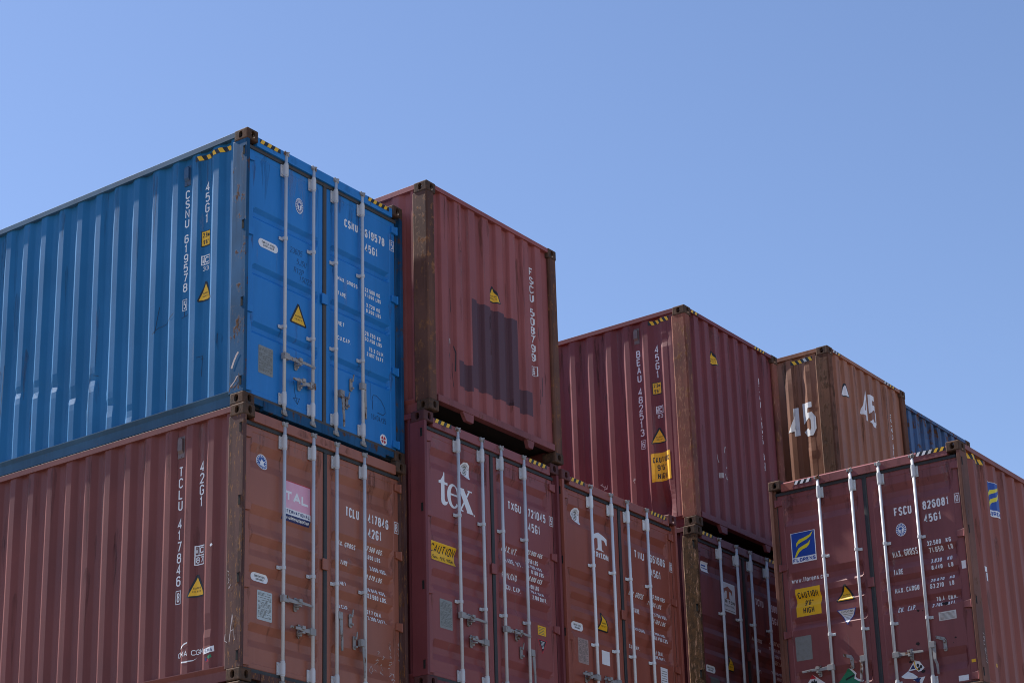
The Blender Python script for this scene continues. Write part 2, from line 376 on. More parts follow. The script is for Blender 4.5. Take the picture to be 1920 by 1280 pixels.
class Decal:
    """flat marks on a relief surface: polygons cut along the relief and laid on it, 2 mm proud"""
    def __init__(self, surf, mats):
        self.s, self.mats, self.polys, self.gid, self.top = surf, mats, [], 0, 0
        self.sg = -1 if surf.face == 's' else 1
    def poly(self, pts, mat, layer=0): self.polys.append((list(pts), self.mats.index(mat), layer, self.gid)); return self
    def mark(self, new=True):
        if new: self.top += 1; self.gid = self.top
        else: self.gid = 0
        return self
    def rect(self, u0, u1, v0, v1, mat, layer=0): return self.poly([(u0, v0), (u1, v0), (u1, v1), (u0, v1)], mat, layer)
    def quad(self, cu, cv, w, h, ang, mat, layer=0):
        c, s = math.cos(ang), math.sin(ang)
        return self.poly([(cu + self.sg * (a * c - b * s), cv + a * s + b * c) for a, b in ((-w/2, -h/2), (w/2, -h/2), (w/2, h/2), (-w/2, h/2))], mat, layer)
    def frame(self, u0, u1, v0, v1, t, mat, layer=0):
        u0, u1 = min(u0, u1), max(u0, u1)
        self.rect(u0, u1, v0, v0 + t, mat, layer); self.rect(u0, u1, v1 - t, v1, mat, layer)
        self.rect(u0, u0 + t, v0 + t, v1 - t, mat, layer); return self.rect(u1 - t, u1, v0 + t, v1 - t, mat, layer)
    def ell(self, cu, cv, ru, rv, mat, layer=0, n=28, a0=0, a1=2 * math.pi, inner=None):
        if inner is None:
            return self.poly([(cu + ru * math.cos(2 * math.pi * i / n), cv + rv * math.sin(2 * math.pi * i / n)) for i in range(n)], mat, layer)
        for i in range(n):
            t0, t1 = a0 + (a1 - a0) * i / n, a0 + (a1 - a0) * (i + 1) / n
            self.poly([(cu + self.sg * k * ru * math.cos(t), cv + k * rv * math.sin(t)) for k, t in ((inner, t0), (1, t0), (1, t1), (inner, t1))], mat, layer)
        return self
    def line(self, pts, wd, mat, layer=0, closed=False):
        P = [Vector(p) for p in pts]; n = len(P); Lf, Rg = [], []
        for i in range(n):
            a = P[i - 1] if (i > 0 or closed) else None; b = P[(i + 1) % n] if (i < n - 1 or closed) else None
            d0 = (P[i] - a) if a is not None else None; d1 = (b - P[i]) if b is not None else None
            if d0 is None: d0 = d1
            if d1 is None: d1 = d0
            if d0.length < 1e-6: d0 = d1
            if d1.length < 1e-6: d1 = d0
            d0, d1 = d0.normalized(), d1.normalized()
            n0 = Vector((-d0.y, d0.x)); n1 = Vector((-d1.y, d1.x)); m = n0 + n1
            if m.length < .3: m = n0
            else: m = m.normalized(); m = m / max(.45, m.dot(n0))
            Lf.append(P[i] + m * wd / 2); Rg.append(P[i] - m * wd / 2)
        for i in range(n if closed else n - 1):
            j = (i + 1) % n
            self.poly([tuple(Rg[i]), tuple(Rg[j]), tuple(Lf[j]), tuple(Lf[i])], mat, layer)
        return self
    def glyph(self, ch, u, v, w, h, t, mat, layer=0, slant=0):
        g = GLY.get(ch)
        if isinstance(g, str): g = GLY[g]
        if not g: return
        for k, (pts, cl) in enumerate(g):
            q = []
            for a, b in pts:
                x = t / 2 + a * (w - t); y = t / 2 + b * (h - t)
                q.append((u + self.sg * (x + slant * y), v + y))
            self.line(q, t, mat, layer + k * .12, bool(cl))
    def text(self, s, u0, u1, v, h, mat, t=None, layer=0, slant=0, fill=.78):
        """horizontal text from u0 (viewer's left) to u1"""
        own = self.gid == 0
        if own: self.mark()
        adv = [ADV.get(c, 1.0) for c in s]; tot = sum(adv[:-1]) + adv[-1] * fill
        k = abs(u1 - u0) / tot; x = 0
        t = t or min(h * .15, k * .3)
        for c, a in zip(s, adv):
            self.glyph(c, u0 + self.sg * x, v, k * a * fill, h, t, mat, layer, slant); x += k * a
        if own: self.mark(False)
        return self
    def column(self, s, uc, vtop, vbot, w, mat, gap=.13, t=None, space=.55):
        self.mark()
        n = sum(space if c == ' ' else 1 for c in s) - gap * 0
        step = (vtop - vbot) / (n - gap / (1 + gap) * 1); hh = step / (1 + gap); y = vtop
        for c in s:
            if c == ' ': y -= step * space; continue
            self.glyph(c, uc - self.sg * w / 2, y - hh, w if c not in '1I' else w * .8, hh, t or w * .24, mat)
            y -= step
        return self.mark(False)
    def build(self, name, parent, lift=.002):
        if name == 'lettering':       # every line of writing is a part of its own
            o = None
            for g in sorted(set(p[3] for p in self.polys)): o = self.build_one(name, parent, lift, [p for p in self.polys if p[3] == g])
            return o
        return self.build_one(name, parent, lift, self.polys) if self.polys else None
    def build_one(self, name, parent, lift, polys):
        bm = bmesh.new(); lay = bm.faces.layers.float.new('lay')
        for pts, mi, ly, _ in polys:
            vs = [bm.verts.new((p[0], p[1], ly)) for p in pts]
            try: f = bm.faces.new(vs)
            except ValueError: continue
            f.material_index = mi; f[lay] = ly
        big = [f for f in bm.faces if len(f.verts) > 4]
        if big: bmesh.ops.triangulate(bm, faces=big)
        us = [v.co.x for v in bm.verts]; vv = [v.co.y for v in bm.verts]
        for lst, ax in ((self.s.us, 0), (self.s.vs, 1)):
            lo, hi = (min(us), max(us)) if ax == 0 else (min(vv), max(vv))
            for c in lst:
                if lo < c < hi:
                    co, no = ((c, 0, 0), (1, 0, 0)) if ax == 0 else ((0, c, 0), (0, 1, 0))
                    bmesh.ops.bisect_plane(bm, geom=bm.verts[:] + bm.edges[:] + bm.faces[:], dist=1e-6, plane_co=co, plane_no=no)
        for v in bm.verts: v.co = Vector(self.s.P(v.co.x, v.co.y, lift + v.co.z * .0011))
        want = {'e': Vector((0, -1, 0)), 's': Vector((-1, 0, 0)), 'r': Vector((1, 0, 0))}[self.s.face]
        bm.normal_update()
        bmesh.ops.reverse_faces(bm, faces=[f for f in bm.faces if f.normal.dot(want) < 0])
        me = bpy.data.meshes.new(name); bm.to_mesh(me); bm.free()
        for m in self.mats: me.materials.append(MAT[m])
        o = bpy.data.objects.new(name, me); col.objects.link(o); o.parent = parent
        return o

def stain_mat(name, c, amt):
    m, n, L, p = newmat(name)
    tc = n.new('ShaderNodeTexCoord'); q = n.new('ShaderNodeMapping'); q.inputs['Scale'].default_value = (38, 38, 2.4); L.new(tc.outputs['Object'], q.inputs[0])
    t = n.new('ShaderNodeTexNoise'); t.inputs['Scale'].default_value = 1; t.inputs['Detail'].default_value = 6; t.inputs['Roughness'].default_value = .7; L.new(q.outputs[0], t.inputs['Vector'])
    r = n.new('ShaderNodeMapRange'); r.inputs['From Min'].default_value = .42; r.inputs['From Max'].default_value = .68; r.inputs['To Max'].default_value = amt
    L.new(t.outputs['Fac'], r.inputs['Value']); L.new(r.outputs[0], p.inputs['Alpha'])
    p.inputs['Base Color'].default_value = (*c, 1); p.inputs['Roughness'].default_value = .85; p.inputs['Specular IOR Level'].default_value = .1
    MAT[name] = m
stain_mat('rust_run', (.12, .055, .030), .42); stain_mat('dirt_run', (.040, .030, .030), .30); stain_mat('chalky_run', (.42, .36, .36), .22)
def stains(surf, parent, spots):
    d = Decal(surf, ['rust_run', 'dirt_run', 'chalky_run'])
    for u, v, ln, wd, mat in spots:
        d.poly([(u - wd * .12, v + .03), (u + wd * .12, v + .03), (u + wd / 2, v - .05), (u + wd * .30, v - ln * .5), (u + wd * .03, v - ln), (u - wd * .03, v - ln), (u - wd * .30, v - ln * .5), (u - wd / 2, v - .05)], mat)
    o = d.build('rust_stain', parent, lift=.0012)      # dirt is surface pattern: it goes into the mesh of the part it lies on
    me, k = parent.data, len(parent.data.materials)
    for m in o.data.materials: me.materials.append(m)
    bm = bmesh.new(); bm.from_mesh(me); nf = len(bm.faces); bm.from_mesh(o.data); bm.faces.ensure_lookup_table()
    for f in bm.faces[nf:]: f.material_index += k
    bm.to_mesh(me); bm.free(); bpy.data.objects.remove(o)
def door_stains(ct, h, bars, mids, seed, k=1.0):
    rnd = random.Random(seed)
    for leaf, sf, lo, hi, bb in (('L', 'sL', .09, 1.19, bars[:2]), ('R', 'sR', 1.25, 2.35, bars[2:])):
        sp = []
        for b in bb:
            for z in (h - .32, .13) + tuple(mids): sp.append((b + rnd.uniform(-.03, .02), z - .015, rnd.uniform(.08, .3), rnd.uniform(.02, .05), rnd.choice(['rust_run', 'dirt_run', 'dirt_run'])))
        for i in range(int(9 * k)): sp.append((rnd.uniform(lo + .05, hi - .05), h - .215, rnd.uniform(.06, .5), rnd.uniform(.03, .16), rnd.choice(['dirt_run', 'dirt_run', 'rust_run', 'chalky_run'])))
        for i in range(int(7 * k)): sp.append((rnd.uniform(lo + .05, hi - .05), rnd.uniform(.4, h - .6), rnd.uniform(.1, .5), rnd.uniform(.01, .07), rnd.choice(['dirt_run', 'chalky_run', 'rust_run', 'chalky_run'])))
        for z in HZ(h): sp.append((lo + .07 if leaf == 'L' else hi - .07, z - .04, rnd.uniform(.1, .35), .06, 'rust_run'))
        stains(ct[sf], ct[leaf], sp)
    stains(ct['header'], ct['hdr_obj'], [(rnd.uniform(.3, W - .3), h - .09, .055, rnd.uniform(.03, .2), rnd.choice(['rust_run', 'dirt_run'])) for i in range(int(8 * k))])
def wall_stains(surf, parent, h, u0, u1, seed, n=40, mats=('dirt_run', 'dirt_run', 'rust_run', 'chalky_run')):
    rnd = random.Random(seed); sp = []
    for i in range(n):
        top = rnd.random() < .55
        v = h - .10 if top else rnd.uniform(.5, h - .3)
        ln = min(rnd.uniform(.15, 1.0), v - .2)
        sp.append((rnd.uniform(u0, u1), v, ln, rnd.uniform(.015, .10), rnd.choice(mats)))
    return stains(surf, parent, sp)

# ready-made marks
def hazard(surf, parent, u0, u1, v0, v1, n=4, cols=None, lean=1):
    cols = cols or ['yellow'] * n
    d = Decal(surf, ['black', 'yellow', 'worn_white', 'white'])
    d.rect(u0, u1, v0, v1, 'black')
    k = (u1 - u0) / n; hgt = (v1 - v0) * .55 * lean
    for i in range(n):
        a = u0 + k * (i + .12); b = a + k * .5
        q = [(a - hgt * .5, v0 + .001), (b - hgt * .5, v0 + .001), (b + hgt * .5, v1 - .001), (a + hgt * .5, v1 - .001)]
        q = [(min(max(x, u0), u1), y) for x, y in q]
        d.poly(q, cols[i % len(cols)], 1)
    return d.build('hazard_stripe', parent)
def triangle(surf, parent, cu, v0, v1, wd, fill='yellow', words=True):
    d = Decal(surf, ['black', 'yellow', 'white'])
    d.poly([(cu - wd / 2, v0 + .012), (cu - wd / 2 + .014, v0), (cu + wd / 2 - .014, v0), (cu + wd / 2, v0 + .012), (cu + .012, v1), (cu - .012, v1)], 'black')
    k = .80; vc = v0 + (v1 - v0) * .36
    d.poly([(cu - wd * k / 2, vc - (vc - v0) * .80), (cu + wd * k / 2, vc - (vc - v0) * .80), (cu, vc + (v1 - vc) * .82)], fill, 1)
    if words:
        s = d.sg; hh = (v1 - v0) * .085
        d.text('SUPER', cu - s * wd * .19, cu + s * wd * .19, v0 + (v1 - v0) * .36, hh, 'black', layer=2)
        d.text('HEAVY', cu - s * wd * .21, cu + s * wd * .21, v0 + (v1 - v0) * .21, hh, 'black', layer=2)
    return d.build('warning_sticker', parent)
def pill(surf, parent, u0, u1, v0, v1):
    d = Decal(surf, ['white', 'engraved']); r = (v1 - v0) / 2
    pts = [(u1 - r + r * math.cos(a), v0 + r + r * math.sin(a)) for a in [R(x) for x in range(-90, 91, 15)]] + [(u0 + r + r * math.cos(a), v0 + r + r * math.sin(a)) for a in [R(x) for x in range(90, 271, 15)]]
    d.poly(pts, 'white')
    d.text('CORTEN STEEL', u0 + .05, u1 - .04, v0 + r * 1.05, r * .5, 'engraved', layer=1, t=.005)
    d.text('CONTAINER', u0 + .07, u1 - .06, v0 + r * .4, r * .5, 'engraved', layer=1, t=.005)
    return d.build('oval_sticker', parent)
def plate(surf, parent, u0, u1, v0, v1, mat='plate', lines=22, seed=1):
    rnd = random.Random(seed); d = Decal(surf, [mat, 'engraved'])
    d.poly([(u0 + .006, v0), (u1 - .006, v0), (u1, v0 + .01), (u1, v1 - .01), (u1 - .006, v1), (u0 + .006, v1), (u0, v1 - .01), (u0, v0 + .01)], mat)
    for i in range(lines):
        y = v1 - .02 - (v1 - v0 - .04) * i / lines
        x = u0 + .012
        while x < u1 - .03:
            ln = rnd.uniform(.012, .05)
            if rnd.random() < .72: d.rect(x, min(x + ln, u1 - .012), y - .0045, y, 'engraved', 1)
            x += ln + .007
    return d.build('data_plate', parent)
def seal(surf, parent, cu, cv, ru, rv, ring='seal_blue', bg='white', shape='round'):
    d = Decal(surf, [bg, ring, 'white'] if bg != 'white' else ['white', ring])
    if shape == 'round': d.ell(cu, cv, ru, rv, bg)
    else:
        d.poly([(cu - ru, cv), (cu - ru * .9, cv + rv * .55), (cu - ru * .45, cv + rv * .92), (cu + ru * .25, cv + rv), (cu + ru * .85, cv + rv * .75), (cu + ru, cv + rv * .3), (cu + ru, cv - rv * .95), (cu + ru * .6, cv - rv), (cu + ru * .05, cv - rv * .8), (cu - ru * .6, cv - rv * .5)], bg)
    n = 16
    for i in range(n):
        a = 2 * math.pi * i / n
        d.ell(cu, cv, ru * .9, rv * .9, ring, 1, 2, a, a + .24, .72) if shape == 'round' else None
    if shape == 'round':
        d.ell(cu, cv, ru * .62, rv * .62, ring, 1)
        d.ell(cu, cv, ru * .56, rv * .56, 'white', 2)
        rnd = random.Random(int(cu * 100))
        d.poly([(cu - ru * .1, cv - rv * .45), (cu + ru * .12, cv - rv * .45), (cu + ru * .1, cv), (cu + ru * .36, cv + rv * .2), (cu + ru * .1, cv + rv * .42), (cu - ru * .3, cv + rv * .35), (cu - ru * .36, cv + rv * .05), (cu - ru * .05, cv)], ring, 3)
    else:
        d.ell(cu, cv, ru * .48, rv * .6, ring, 1); d.ell(cu, cv, ru * .42, rv * .54, bg, 2)
        for k in range(5):
            y = cv - rv * .38 + k * rv * .19
            d.poly([(cu - ru * .3, y), (cu + ru * .32, y - rv * .02), (cu + ru * .26, y + rv * .10), (cu - ru * .22, y + rv * .12)], ring, 3)
        for i in range(14):
            a = R(20 + i * 14)
            d.quad(cu + ru * .72 * math.cos(a), cv + rv * .72 * math.sin(a), .006, .014, a + math.pi / 2, ring, 1)
    return d.build('approval_sticker', parent)
def idbox(d, ch, uc, vc, w, h, mat='white'):
    d.mark()
    d.frame(uc - w / 2, uc + w / 2, vc - h / 2, vc + h / 2, .0065, mat)
    d.glyph(ch, uc - d.sg * w * .26, vc - h * .34, w * .52, h * .68, .0105, mat); d.mark(False)
def caution(surf, parent, u0, u1, v0, v1, rows, tilt=0.0):
    d = Decal(surf, ['yellow', 'black'])
    d.poly([(u0, v0), (u1, v0 + tilt), (u1, v1 + tilt), (u0, v1)], 'yellow')
    a, b = (u1, u0) if d.sg < 0 else (u0, u1)
    wd = b - a; hh = v1 - v0
    for s, x0, x1, y, h in rows: d.text(s, a + wd * x0, a + wd * x1, v0 + hh * y, hh * h, 'black', layer=1)
    return d.build('caution_sticker', parent)

# ---------------------------------------------------------------- container
SIDE_PH, SIDE_P = .475, .2815
def side_profile(L, ph=SIDE_PH, amp=1.0):
    """breakpoints along the length and depth at each; 2 points at every bend so that edges catch the light"""
    us, ds = [0.195, 0.235], [.022, .022]
    u = ph - SIDE_P; e = .004; O, I = .022, .022 + .036 * amp
    while u < L - .35:
        for a, d in ((0, O), (.068, I), (.138, I), (.206, O)):
            x = u + a
            if x > .245:
                sl = (I - O) / .068
                if a == 0: pts = ((x - e, O), (x + e, O + sl * e))
                elif a == .068: pts = ((x - e, I - sl * e), (x + e, I))
                elif a == .138: pts = ((x - e, I), (x + e, I - sl * e))
                else: pts = ((x - e, O + sl * e), (x + e, O))
                for p, q in pts: us.append(p); ds.append(q)
        u += SIDE_P
    us += [L - .235, L - .195]; ds += [.022, .022]
    return us, ds
def end_profile(amp=1.0):
    us, ds = [.12, .225], [.024, .024]; O, I = .024, .024 + .040 * amp
    us = [.10, .232, .245]; ds = [I, I, I]
    k = 0
    us, ds = [.10], [O + .02]
    x0 = .272
    for k in range(8):
        a = x0 + .2525 * k
        for p, q in ((a - .032, I), (a - .024, I - .003), (a - .004, O + .003), (a + .004, O), (a + .106, O), (a + .114, O + .003), (a + .134, I - .003), (a + .142, I)):
            us.append(p); ds.append(q)
    us.append(W - .10); ds.append(O + .02)
    return us, ds
def interp(us, ds):
    def f(u):
        if u <= us[0]: return ds[0]
        if u >= us[-1]: return ds[-1]
        lo, hi = 0, len(us) - 1
        while hi - lo > 1:
            m = (lo + hi) // 2
            if us[m] <= u: lo = m
            else: hi = m
        a, b = us[lo], us[hi]
        return ds[lo] + (ds[hi] - ds[lo]) * (u - a) / max(1e-9, b - a)
    return f

def corner_post(root, h, L, ex, ey, mat, hinge):
    mb = MB()
    z0, z1 = .117, h - .117
    if hinge:   # door end: side web, front flange, inner lip
        poly = [(.004, .003), (.046, .003), (.046, .052), (.070, .052), (.070, .075), (.060, .075), (.060, .208), (.019, .208), (.004, .192)]
    else:
        poly = [(.004, .018), (.018, .004), (.125, .004), (.140, .020), (.140, .045), (.045, .06), (.045, .208), (.019, .208), (.004, .192)]
    pts = [((W - x) if ex else x, (L - y) if ey else y) for x, y in poly]
    mb.prism(pts, z0, z1, 'z')
    o = mb.build('corner_post', mat, root, bevel=.004)
    return o

def side_wall(root, h, L, side, mat, rows, bumps=(), seed=0, wav=.003, ph=SIDE_PH, amp=1.0):
    us, ds = side_profile(L, ph, amp); base = interp(us, ds)
    def depth(u, v):
        d = base(u)
        e = min(1, max(0, (u - .25) / .2)) * min(1, max(0, (v - .16) / .15)) * min(1, max(0, (h - .07 - v) / .15))
        d += e * (wav * noise.noise(Vector((u * .8 + seed * 7.3, v * .7, seed))) + wav * .5 * noise.noise(Vector((u * 3.4 + seed * 3.1, v * 1.1, seed + 9))))
        for cu, cv, ru, rv, amt in bumps:
            q = ((u - cu) / ru) ** 2 + ((v - cv) / rv) ** 2
            if q < 9: d += amt * math.exp(-q)
        return d
    n = rows
    vs = [.152 + (h - .062 - .152) * i / n for i in range(n + 1)]
    s = Surf(side, us, vs, depth)
    o = s.mesh('side_wall', mat, root)
    return s, o

def rails(root, h, L, side, mat, botmat):
    X = (lambda x: x) if side == 's' else (lambda x: W - x)
    mb = MB(); mb.prism([(X(.006), h - .066), (X(.070), h - .066), (X(.070), h - .008), (X(.006), h - .008)], .176, L - .176, 'y')
    mb.build('top_rail', mat, root, bevel=.0015)
    mb = MB(); mb.prism([(X(.008), .156), (X(.008), .148), (X(.036), .112), (X(.040), .020), (X(.10), .020), (X(.10), .156)], .176, L - .176, 'y')
    mb.build('bottom_rail', botmat, root)

def roof_and_floor(root, h, L, mat, gooseneck=False):
    us, ds = [], []
    mb = MB(); n = int((L - .4) / .21)
    vs, fs = [], []
    xs = (.06, W - .06); y = .15; rows = []
    while y < L - .15:
        rows += [(y, 0), (y + .05, 0), (y + .07, -.02), (y + .14, -.02), (y + .16, 0)]; y += .21
    for yy, dz in rows:
        for x in xs: vs.append((x, min(yy, L - .1), h - .012 + dz))
    for i in range(len(rows) - 1): fs.append((2 * i, 2 * i + 1, 2 * i + 3, 2 * i + 2))
    mb.add(vs, fs); mb.build('roof', mat, root)
    mb = MB()
    y = .5
    while y < L - .3:
        mb.box(.10, W - .10, y, y + .045, .035, .168); y += .34
    mb.box(.10, W - .10, .10, L - .10, .168, .19)
    mb.build('underframe', 'under', root)

def front_wall(root, h, L, y_end, mat, postmat, rows=10, seed=0, amp=1.0):
    us, ds = end_profile(amp); base = interp(us, ds)
    def depth(u, v):
        e = min(1, max(0, (v - .2) / .2)) * min(1, max(0, (h - .1 - v) / .2))
        return base(u) + .002 * e * noise.noise(Vector((u * 1.3 + seed * 3.3, v * .8, seed + 5)))
    vs = [.200 + (h - .055 - .200) * i / rows for i in range(rows + 1)]
    s = Surf('e', us, vs, depth)
    if y_end:
        s2 = Surf('e', us, vs, lambda u, v: L - depth(u, v)); o = s2.mesh('front_wall', mat, root); s = s2
    else:
        o = s.mesh('front_wall', mat, root)
    Y = (lambda y: L - y) if y_end else (lambda y: y)
    mb = MB(); a, b = sorted((Y(.008), Y(.08)))
    mb.box(.158, W - .158, a, b, h - .060, h - .010); mb.build('top_rail', mat, root, bevel=.0015)
    mb = MB(); a, b = sorted((Y(.006), Y(.09)))
    mb.box(.158, W - .158, a, b, .128, .202)
    for u0, u1, v0, v1 in ((.578, .776, .640, .764), (W - .70, W - .55, W - .665, W - .585)):   # gooseneck tunnel cheeks
        mb.prism([(u0, .127), (u1, .127), (v1, .035), (v0, .035)], *sorted((Y(.010), Y(.055))), 'y')
    mb.build('bottom_rail', 'D_sill' if mat == 'D' else mat, root, bevel=.003)
    hd = MAT
    return s, o

DOOR_Y = .055
def door_surf(h, u0, u1, ru0, ru1, recs, dep):
    """recs: list of (top, bottom, slope) horizontal swages in a leaf"""
    zt, zb = h - .150, .135
    us = [u0, u0 + .012, ru0 - .012, ru0 - .006, ru0, ru0 + .032, ru1 - .032, ru1, ru1 + .006, ru1 + .012, u1 - .012, u1]
    us += [ru0 + (ru1 - ru0) * t for t in (.25, .5, .75)]
    vs = [zb, zb + .012, .185, .191, h - .245, h - .239, zt - .012, zt]
    for a, b, s in recs: vs += [a, a - s * .5, a - s, b + s, b + s * .5, b]
    def depth(u, v):
        d = DOOR_Y
        if u <= u0 + 1e-4 or u >= u1 - 1e-4 or v <= zb + 1e-4 or v >= zt - 1e-4: d += .006
        pu = min(1, max(0, (u - (ru0 - .012)) / .006)) * min(1, max(0, (ru1 + .012 - u) / .006))
        pv = min(1, max(0, (v - .185) / .006)) * min(1, max(0, (h - .239 - v) / .006))
        d += .0035 * pu * pv
        g = min(1, max(0, (u - ru0) / .032)) * min(1, max(0, (ru1 - u) / .032))
        for a, b, s in recs:
            if b < v < a: d += dep * g * min(1, (a - v) / s, (v - b) / s)
        return d
    return Surf('e', us, vs, depth)

def locking_bar(parent, h, u, barmat='bar'):
    y = .012
    mb = MB(); mb.tube((u, y, .075), (u, y, h - .095), .0172, n=16)
    bar = mb.build('locking_bar', barmat, parent, smooth=True)
    for z, s in ((h - .075, 1), (.050, -1)):       # cam head and its keeper on header / sill
        mb = MB()
        mb.tube((u, y, z - s * .022), (u, y, z + s * .012), .024, n=12)
        mb.box(u - .030, u + .026, y - .016, y + .012, z - .006, z + .016)
        mb.box(u - .038, u - .020, y - .020, y + .020, z - .014, z + .022)
        mb.box(u + .016, u + .036, y - .012, y + .024, z - .020, z + .006)
        mb.tube((u - .026, y - .004, z + s * .01), (u + .030, y - .016, z + s * .022), .009, n=8)
        mb.box(u - .045, u + .045, .030, .046, z - .03, z + .03)
        mb.build('cam', 'cam', parent, bevel=.003)
    return bar
def bar_guides(parent, h, u, mids, flip=1, barmat='bar'):
    for z0, z1 in ((h - .318, h - .190), (.132, .255)):
        mb = MB()
        mb.box(u - .044 if flip > 0 else u - .026, u + .026 if flip > 0 else u + .044, .040, .0525, z0, z1)
        mb.tube((u, .012, z0 + .004), (u, .012, z1 - .004), .0255, n=14)
        mb.box(u - .0255, u + .0255, .012, .041, z0 + .004, z1 - .004)
        for z in (z0 + .02, z1 - .02): mb.tube((u - flip * .035, .040, z), (u - flip * .035, .030, z), .007, n=8)
        mb.tube((u, .012, z0 - .010), (u, .012, z0 + .004), .0225, n=14); mb.tube((u, .012, z1 - .004), (u, .012, z1 + .012), .0225, n=14)
        mb.build('bar_guide', barmat, parent, bevel=.002)
    for z in mids:
        mb = MB()
        mb.box(u - .058 if flip > 0 else u - .024, u + .024 if flip > 0 else u + .058, .042, .0525, z - .017, z + .017)
        mb.tube((u, .012, z - .017), (u, .012, z + .017), .0235, n=14)
        mb.box(u - .0235, u + .0235, .012, .043, z - .017, z + .017)
        mb.tube((u - flip * .044, .042, z), (u - flip * .044, .033, z), .007, n=8)
        mb.build('bar_guide', barmat, parent, bevel=.002)
def handle(parent, ub, z, ue, retainer=None, mat='cam'):
    """lever lying across from the bar hub at ub to its tip at ue"""
    s = 1 if ue > ub else -1; L = abs(ue - ub)
    mb = MB()
    mb.box(min(ub - .022 * s, ub + .055 * s), max(ub - .022 * s, ub + .055 * s), -.012, .034, z - .032, z + .032)
    ps = [(ub + s * .03, .004, z), (ub + s * L * .45, -.006, z - .010), (ub + s * L * .62, -.014, z - .004), (ub + s * L, -.022, z - .012)]
    for (a, b), (w0, w1) in zip(zip(ps, ps[1:]), ((.022, .015), (.015, .014), (.014, .011))):
        mb.add([(a[0], a[1] - .006, a[2] - w0), (a[0], a[1] - .006, a[2] + w0), (b[0], b[1] - .006, b[2] - w1), (b[0], b[1] - .006, b[2] + w1),
                (a[0], a[1] + .006, a[2] - w0), (a[0], a[1] + .006, a[2] + w0), (b[0], b[1] + .006, b[2] - w1), (b[0], b[1] + .006, b[2] + w1)],
               [(0, 1, 3, 2), (4, 6, 7, 5), (0, 2, 6, 4), (1, 5, 7, 3), (0, 4, 5, 1), (2, 3, 7, 6)])
    mb.build('handle', mat, parent, bevel=.002)
    if retainer: keeper(parent, retainer, z - .008, closed=True)
def keeper(parent, u, z, closed=False, bent=0, mat='cam'):
    mb = MB()
    pts = [(u - .02, z - .062), (u - .012, z - .074), (u + .012, z - .074), (u + .02, z - .062), (u + .02, z + .045), (u + .012, z + .06), (u - .012, z + .06), (u - .02, z + .045)]
    mb.prism(pts, .040, .0515, 'y')
    mb.tube((u, .041, z + .035), (u, .015, z + .035), .012, n=10)
    mb.box(u - .010, u + .010, .010, .041, z - .058, z - .038)
    if closed:
        mb.box(u - .022, u + .022, -.030, -.018, z + .002, z + .026)
        mb.box(u - .020, u + .020, -.030, .041, z + .022, z + .036); mb.box(u - .018, u + .018, -.026, .041, z - .036, z - .022)
    elif bent:
        mb.prism([(u - .02, z + .05), (u - .10, z + .085), (u - .10, z + .118), (u + .0, z + .085), (u + .02, z + .05)], .036, .0455, 'y')
    else:
        mb.prism([(u - .006, z + .035), (u + .012, z + .045), (u + .022, z + .095), (u + .012, z + .105)], .014, .026, 'y')
    mb.build('handle_retainer', mat, parent, bevel=.002)
def hanging(parent, ub, z, s, mat='cam', ln=.34):
    mb = MB()
    mb.box(min(ub, ub + s * .062), max(ub, ub + s * .062), -.012, .034, z - .035, z + .035)
    ps = [(ub + s * .050, .004, z - .01), (ub + s * .052, -.004, z - ln * .5), (ub + s * .068, .004, z - ln * .66), (ub + s * .072, .006, z - ln)]
    for (a, b), (w0, w1) in zip(zip(ps, ps[1:]), ((.022, .016), (.016, .014), (.014, .011))):
        mb.add([(a[0] - w0, a[1] - .006, a[2]), (a[0] + w0, a[1] - .006, a[2]), (b[0] - w1, b[1] - .006, b[2]), (b[0] + w1, b[1] - .006, b[2]),
                (a[0] - w0, a[1] + .006, a[2]), (a[0] + w0, a[1] + .006, a[2]), (b[0] - w1, b[1] + .006, b[2]), (b[0] + w1, b[1] + .006, b[2])],
               [(0, 1, 3, 2), (4, 6, 7, 5), (0, 2, 6, 4), (1, 5, 7, 3), (0, 4, 5, 1), (2, 3, 7, 6)])
    mb.build('handle', mat, parent, bevel=.002)

